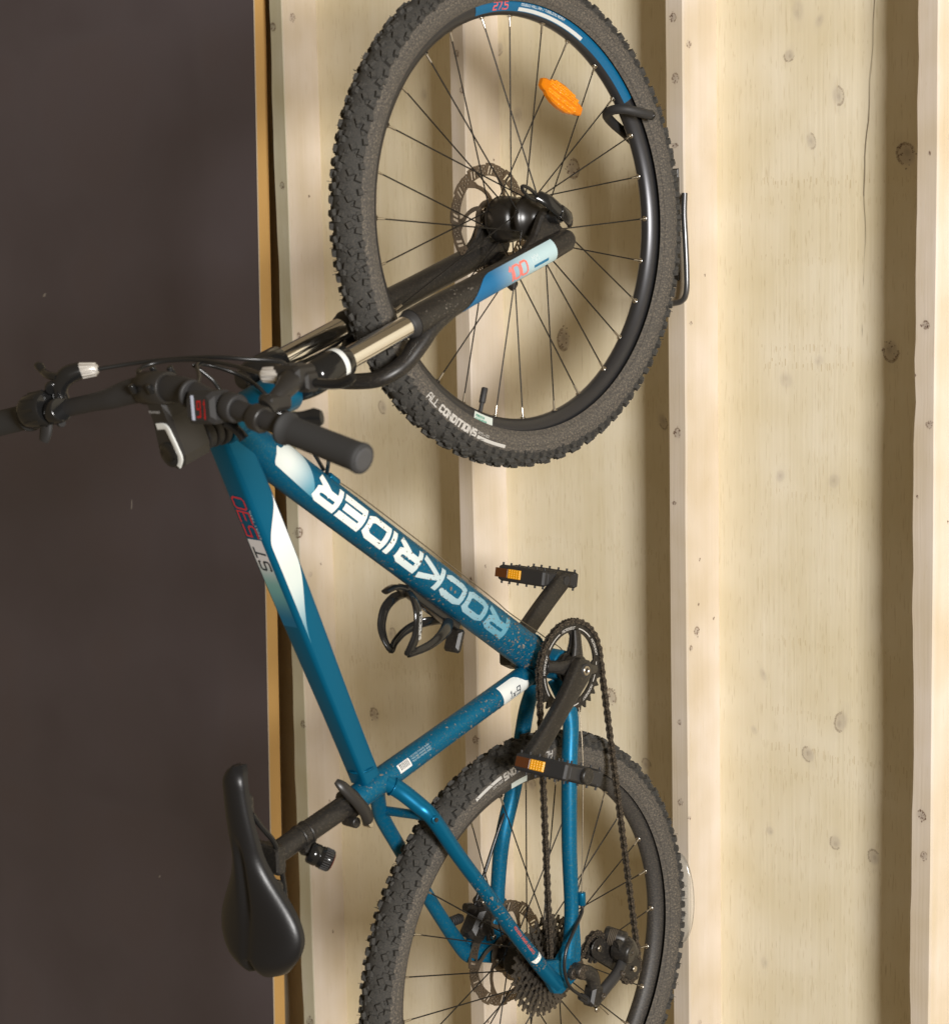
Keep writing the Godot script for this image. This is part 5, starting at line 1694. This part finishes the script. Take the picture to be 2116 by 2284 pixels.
func chain(c: Vector2, rc: float) -> void:
	# path of the chain in (sideways, front, top); arcs about each toothed wheel
	var L := Vector2(-0.0437, -0.1560)
	var U := Vector2(0.0136, -0.0740)
	var rj := 0.0222
	var rg := 0.0265
	var path := PackedVector3Array()
	var arc := func(m: Vector2, r: float, a0: float, a1: float, w: float) -> void:
		var n := maxi(3, int(absf(a1 - a0) / 6.0))
		for i in n + 1:
			var a := deg_to_rad(lerpf(a0, a1, float(i) / n))
			path.append(Vector3(w, m.x + cos(a) * r, m.y + sin(a) * r))
	arc.call(c, rc, 93.0, -81.0, 0.048)
	arc.call(L, rj, -81.0, -240.0, 0.058)
	arc.call(U, rj, -60.0, 54.0, 0.058)
	arc.call(Vector2.ZERO, rg, 234.0, 93.0, 0.058)
	path.append(path[0])
	var ch := group_node("chain", bike)
	var total := 0.0
	for i in path.size() - 1: total += path[i].distance_to(path[i + 1])
	var count := int(round(total / 0.0127 / 2.0)) * 2
	var pitch := total / count
	var joints := []
	var i := 0
	var along := 0.0
	for k in count:
		var want := k * pitch
		while along + path[i].distance_to(path[i + 1]) < want:
			along += path[i].distance_to(path[i + 1])
			i += 1
		var a := (want - along) / path[i].distance_to(path[i + 1])
		joints.append(path[i].lerp(path[i + 1], a))
	var meshes := []
	for kind in 2:
		var s := new_st()
		var w := 0.0032 if kind == 0 else 0.0022
		var outline := PackedVector2Array()
		for p in [[-0.0042, 0], [-0.003, 0.0030], [0, 0.0042], [0.003, 0.0033], [0.00635, 0.0027], [0.0097, 0.0033], [0.0127, 0.0042], [0.0157, 0.0030], [0.0169, 0], [0.0157, -0.0030], [0.0127, -0.0042], [0.0097, -0.0033], [0.00635, -0.0027], [0.003, -0.0033], [0, -0.0042], [-0.003, -0.0030]]: outline.append(Vector2(p[0], p[1]))
		for q: float in [1.0, -1.0]:
			prism(s, outline.duplicate(), Vector3(0, 0, w * q), Vector3.RIGHT, Vector3.UP, 0.0010)
		rod(s, Vector3(0, 0, -0.0042 if kind == 0 else -0.0016), Vector3(0, 0, 0.0042 if kind == 0 else 0.0016), 0.0018 if kind == 0 else 0.0036, 8)
		if kind == 0: rod(s, Vector3(0.0127, 0, -0.0042), Vector3(0.0127, 0, 0.0042), 0.0018, 8)
		s.generate_normals()
		var me := s.commit()
		me.surface_set_material(0, M.greasy_steel)
		meshes.append(me)
	for k in count:
		var p: Vector3 = joints[k]
		var q: Vector3 = joints[(k + 1) % count]
		var a := W(p.x, p.y, p.z)
		var x := (W(q.x, q.y, q.z) - a).normalized()
		var z := (N - x * N.dot(x)).normalized()
		var o := MeshInstance3D.new()
		o.name = "chain_link"
		o.mesh = meshes[k % 2]
		o.transform = Transform3D(Basis(x, z.cross(x), z), a)
		ch.add_child(o, true)

func derailleur() -> void:
	var dr := group_node("rear_derailleur", bike)
	var L := Vector2(-0.0437, -0.1560)
	var U := Vector2(0.0136, -0.0740)
	for q in [U, L]:
		var s := new_st()
		var fn := func(a: float, r: float) -> bool:
			if r > 0.0185:
				var u := fposmod(a, TAU / 11) / (TAU / 11) - 0.5
				return absf(u) < 0.32 - (r - 0.0185) * 26.0
			return not (r > 0.009 and r < 0.015 and fposmod(a, TAU / 5) < 0.6)
		plate(s, W(0.058, q.x, q.y), N, F, 0.0035, fn, 0.004, 0.0245, 176, 14)
		put(s, "jockey_wheel", M.dusty_black, dr)
	var s := new_st()
	var dir := (L - U)
	var ang := dir.angle()
	for w in [0.0515, 0.0640]:
		var x := (F * cos(ang) + T * sin(ang))
		var y := (T * cos(ang) - F * sin(ang))
		var pl := pill(dir.length(), 0.0155, 0.0165, 9)
		prism(s, pl, W(w, U.x, U.y), x, y, 0.0024, 0.0005)
	put(s, "cage_plate", M.dusty_black, dr)
	for q in [U, L]:
		s = new_st()
		rod(s, W(0.0660, q.x, q.y), W(0.0690, q.x, q.y), 0.0048, 12, 0.001)
		put(s, "pulley_bolt", M.nickel, dr)
	s = new_st()
	# hanger, bracket, parallelogram, cage pivot
	box(s, W(0.070, -0.001, -0.014), N * 0.004, F * 0.012, T * 0.016, 0.002)
	rod(s, W(0.068, 0.002, -0.010), W(0.092, 0.002, -0.008), 0.0110, 18, 0.002)
	put(s, "hanger_bolt", M.greasy_steel, dr)
	s = new_st()
	tube(s, curve([W(0.084, 0.001, -0.012), W(0.086, -0.010, -0.031), W(0.087, -0.030, -0.036), W(0.086, -0.046, -0.030)], 5), [Vector2(0.009, 0.011), Vector2(0.010, 0.012), Vector2(0.009, 0.011), Vector2(0.008, 0.010)], 12, true, N)
	box(s, W(0.086, -0.042, -0.034), N * 0.011, (F * 0.9 - T * 0.3).normalized() * 0.016, (T * 0.9 + F * 0.3).normalized() * 0.012, 0.004)
	put(s, "upper_knuckle", M.dusty_black, dr)
	s = new_st()
	tube(s, curve([W(0.089, -0.046, -0.040), W(0.090, -0.036, -0.062), W(0.087, -0.024, -0.092), W(0.081, -0.012, -0.112)], 5), [Vector2(0.007, 0.0095), Vector2(0.0075, 0.010), Vector2(0.0075, 0.010), Vector2(0.007, 0.010)], 8, true, N)
	put(s, "link_arm", M.matte_black, dr)
	s = new_st()
	tube(s, curve([W(0.080, -0.060, -0.042), W(0.080, -0.050, -0.066), W(0.078, -0.036, -0.096)], 5), [Vector2(0.006, 0.008), Vector2(0.006, 0.008), Vector2(0.005, 0.007)], 8, true, N)
	put(s, "inner_link", M.dusty_black, dr)
	s = new_st()
	box(s, W(0.077, -0.001, -0.117), N * 0.013, (F * 0.95 + T * 0.25).normalized() * 0.020, (T * 0.95 - F * 0.25).normalized() * 0.015, 0.005)
	rod(s, W(0.066, 0.004, -0.110), W(0.096, 0.000, -0.116), 0.0165, 20, 0.004)
	tube(s, curve([W(0.078, 0.010, -0.098), W(0.080, 0.008, -0.124), W(0.078, -0.014, -0.142)], 5), [Vector2(0.008, 0.012), Vector2(0.009, 0.013), Vector2(0.007, 0.010)], 12, true, N)
	put(s, "lower_knuckle", M.dusty_black, dr)
	s = new_st()
	rod(s, W(0.052, 0.026, -0.103), W(0.082, 0.016, -0.120), 0.0125, 18, 0.004)
	put(s, "clutch_housing", M.dusty_black, dr)
	for q in [[0.0965, 0.003, -0.113, 0.0062], [0.0975, -0.024, -0.092, 0.0045], [0.0985, -0.044, -0.044, 0.0050]]:
		s = new_st()
		lathe(s, [Vector2(-0.004, q[3]), Vector2(0.0, q[3]), Vector2(0.0008, q[3] * 0.85), Vector2(0.0008, q[3] * 0.45), Vector2(-0.001, q[3] * 0.4), Vector2(-0.001, 0.0)], W(q[0], q[1], q[2]), N, F, 14)
		put(s, "pivot_bolt", M.greasy_steel, dr)
	s = new_st()
	for i in 5:
		var k := i * 0.0022
		rod(s, W(0.060 + k, 0.022 - k * 0.3, -0.106 - k * 0.5), W(0.0612 + k, 0.0217 - k * 0.3, -0.1066 - k * 0.5), 0.0138, 16)
	put(s, "spring_cover", M.dust_coat, dr)
	s = new_st()
	rod(s, W(0.084, -0.036, -0.008), W(0.087, -0.050, -0.026), 0.0058, 12, 0.001)
	put(s, "barrel_adjuster", M.matte_black, dr)
	s = new_st()
	tube(s, [W(0.090, -0.058, -0.040), W(0.092, -0.070, -0.052), W(0.092, -0.080, -0.062)], 0.0009, 6)
	put(s, "wire_end", M.wire, dr)
	s = new_st()
	rod(s, W(0.090, -0.064, -0.036), W(0.094, -0.064, -0.036), 0.0045, 10, 0.001)
	put(s, "anchor_bolt", M.nickel, dr)

func brakes() -> void:
	var s := new_st()
	var bc := group_node("rear_brake_caliper", bike)
	box(s, W(-0.060, 0.062, 0.056), N * 0.016, (F * 0.8 - T * 0.6) * 0.026, (T * 0.8 + F * 0.6) * 0.016, 0.006)
	rod(s, W(-0.048, 0.060, 0.056), W(-0.040, 0.060, 0.056), 0.013, 18, 0.003)
	tube(s, curve([W(-0.062, 0.070, 0.050), W(-0.064, 0.086, 0.062), W(-0.066, 0.090, 0.074)], 4), [0.009, 0.008, 0.007], 12)
	put(s, "caliper_body", M.dusty_black, bc)
	s = new_st()
	rod(s, W(-0.070, 0.0745, 0.078), W(-0.071, 0.0755, 0.100), 0.0065, 12, 0.001)
	for i in 4: rod(s, W(-0.0702, 0.0748, 0.082 + i * 0.005), W(-0.0702, 0.0749, 0.084 + i * 0.005), 0.0078, 12)
	put(s, "cable_boot", M.matte_black, bc)
	s = new_st()
	tube(s, curve([W(-0.062, 0.1, 0.052), W(-0.062, 0.06, 0.030), W(-0.062, 0.028, 0.026)], 4), [Vector2(0.006, 0.009), Vector2(0.006, 0.008), Vector2(0.006, 0.009)], 10, true, N)
	put(s, "mount_bracket", M.dusty_black, bc)
	s = new_st()
	for q in [[0.094, 0.048], [0.034, 0.028]]: rod(s, W(-0.056, q[0], q[1]), W(-0.050, q[0], q[1]), 0.004, 10, 0.001)
	put(s, "mount_bolt", M.nickel, bc)
	var fc := group_node("front_brake_caliper", bike)
	s = new_st()
	box(s, S(-0.052, -0.066, -0.008), NS * 0.016, (FS * 0.55 - TS * 0.83).normalized() * 0.016, (TS * 0.55 + FS * 0.83).normalized() * 0.018, 0.005)
	rod(s, S(-0.04, -0.068, -0.008), S(-0.030, -0.068, -0.008), 0.012, 16, 0.002)
	tube(s, curve([S(-0.052, -0.074, -0.012), S(-0.050, -0.088, -0.026), S(-0.048, -0.096, -0.036)], 4), [0.008, 0.007, 0.008], 12)
	put(s, "caliper_body", M.dusty_black, fc)

func cage() -> void:
	var cg := group_node("bottle_cage", bike)
	var s := new_st()
	# back plate along the down tube
	var ax := (W(0, 0.6083, 0.2486) - W(0, 0.5393, 0.1484)).normalized()
	sweep(s, curve([W(0, 0.612, 0.2490), W(0, 0.5755, 0.1985), W(0, 0.540, 0.1480)], 6), rrect(0.022, 0.011, 0.003, 3), N)
	put(s, "back_plate", M.gloss_black, cg)
	s = new_st()
	tube(s, curve([W(0, 0.604, 0.242), W(0, 0.612, 0.252), W(0, 0.6155, 0.266), W(0, 0.612, 0.282)], 6), [Vector2(0.013, 0.006), Vector2(0.012, 0.0045), Vector2(0.010, 0.0038), Vector2(0.007, 0.0035)], 12, true, N)
	put(s, "top_tab", M.gloss_black, cg)
	for q: float in [1.0, -1.0]:
		s = new_st()
		var p: Array
		if q > 0: p = [W(0.008, 0.605, 0.243), W(0.028, 0.598, 0.254), W(0.038, 0.579, 0.2585), W(0.038, 0.555, 0.2625), W(0.034, 0.537, 0.270), W(0.030, 0.5285, 0.271), W(0.033, 0.5305, 0.252), W(0.032, 0.534, 0.228), W(0.028, 0.5405, 0.205), W(0.018, 0.547, 0.182), W(0.006, 0.553, 0.165)]
		else: p = [W(-0.006, 0.601, 0.238), W(-0.024, 0.594, 0.240), W(-0.037, 0.578, 0.246), W(-0.040, 0.556, 0.251), W(-0.038, 0.536, 0.249), W(-0.032, 0.5195, 0.243), W(-0.035, 0.528, 0.231), W(-0.037, 0.5385, 0.210), W(-0.034, 0.545, 0.186), W(-0.024, 0.5475, 0.168), W(-0.006, 0.549, 0.160)]
		tube(s, curve(p, 8), [Vector2(0.009, 0.0040), Vector2(0.009, 0.0040), Vector2(0.0085, 0.0036), Vector2(0.008, 0.0034), Vector2(0.007, 0.0034), Vector2(0.0055, 0.0040), Vector2(0.006, 0.0036), Vector2(0.0065, 0.0036), Vector2(0.008, 0.0036), Vector2(0.010, 0.0040), Vector2(0.010, 0.0045)], 14, true, ax)
		put(s, "side_loop", M.gloss_black, cg)
	s = new_st()
	box(s, W(0, 0.5195, 0.149), N * 0.014, (F * 0.9 - T * 0.35).normalized() * 0.017, (T * 0.9 + F * 0.35).normalized() * 0.006, 0.004)
	put(s, "bottle_foot", M.dusty_black, cg)
	s = new_st()
	letters(s, "SUPERCYCLE", 0.0, 0.0, 0.0046, 0.85, 0.18, 0, 0.1, func(u, v, l): return W(0.0425 + l, 0.548 + u * 0.93, 0.2605 - u * 0.09 + v - 0.0015), func(_u): return Color(0.6, 0.6, 0.58))
	put(s, "cage_lettering", M.print, cg)
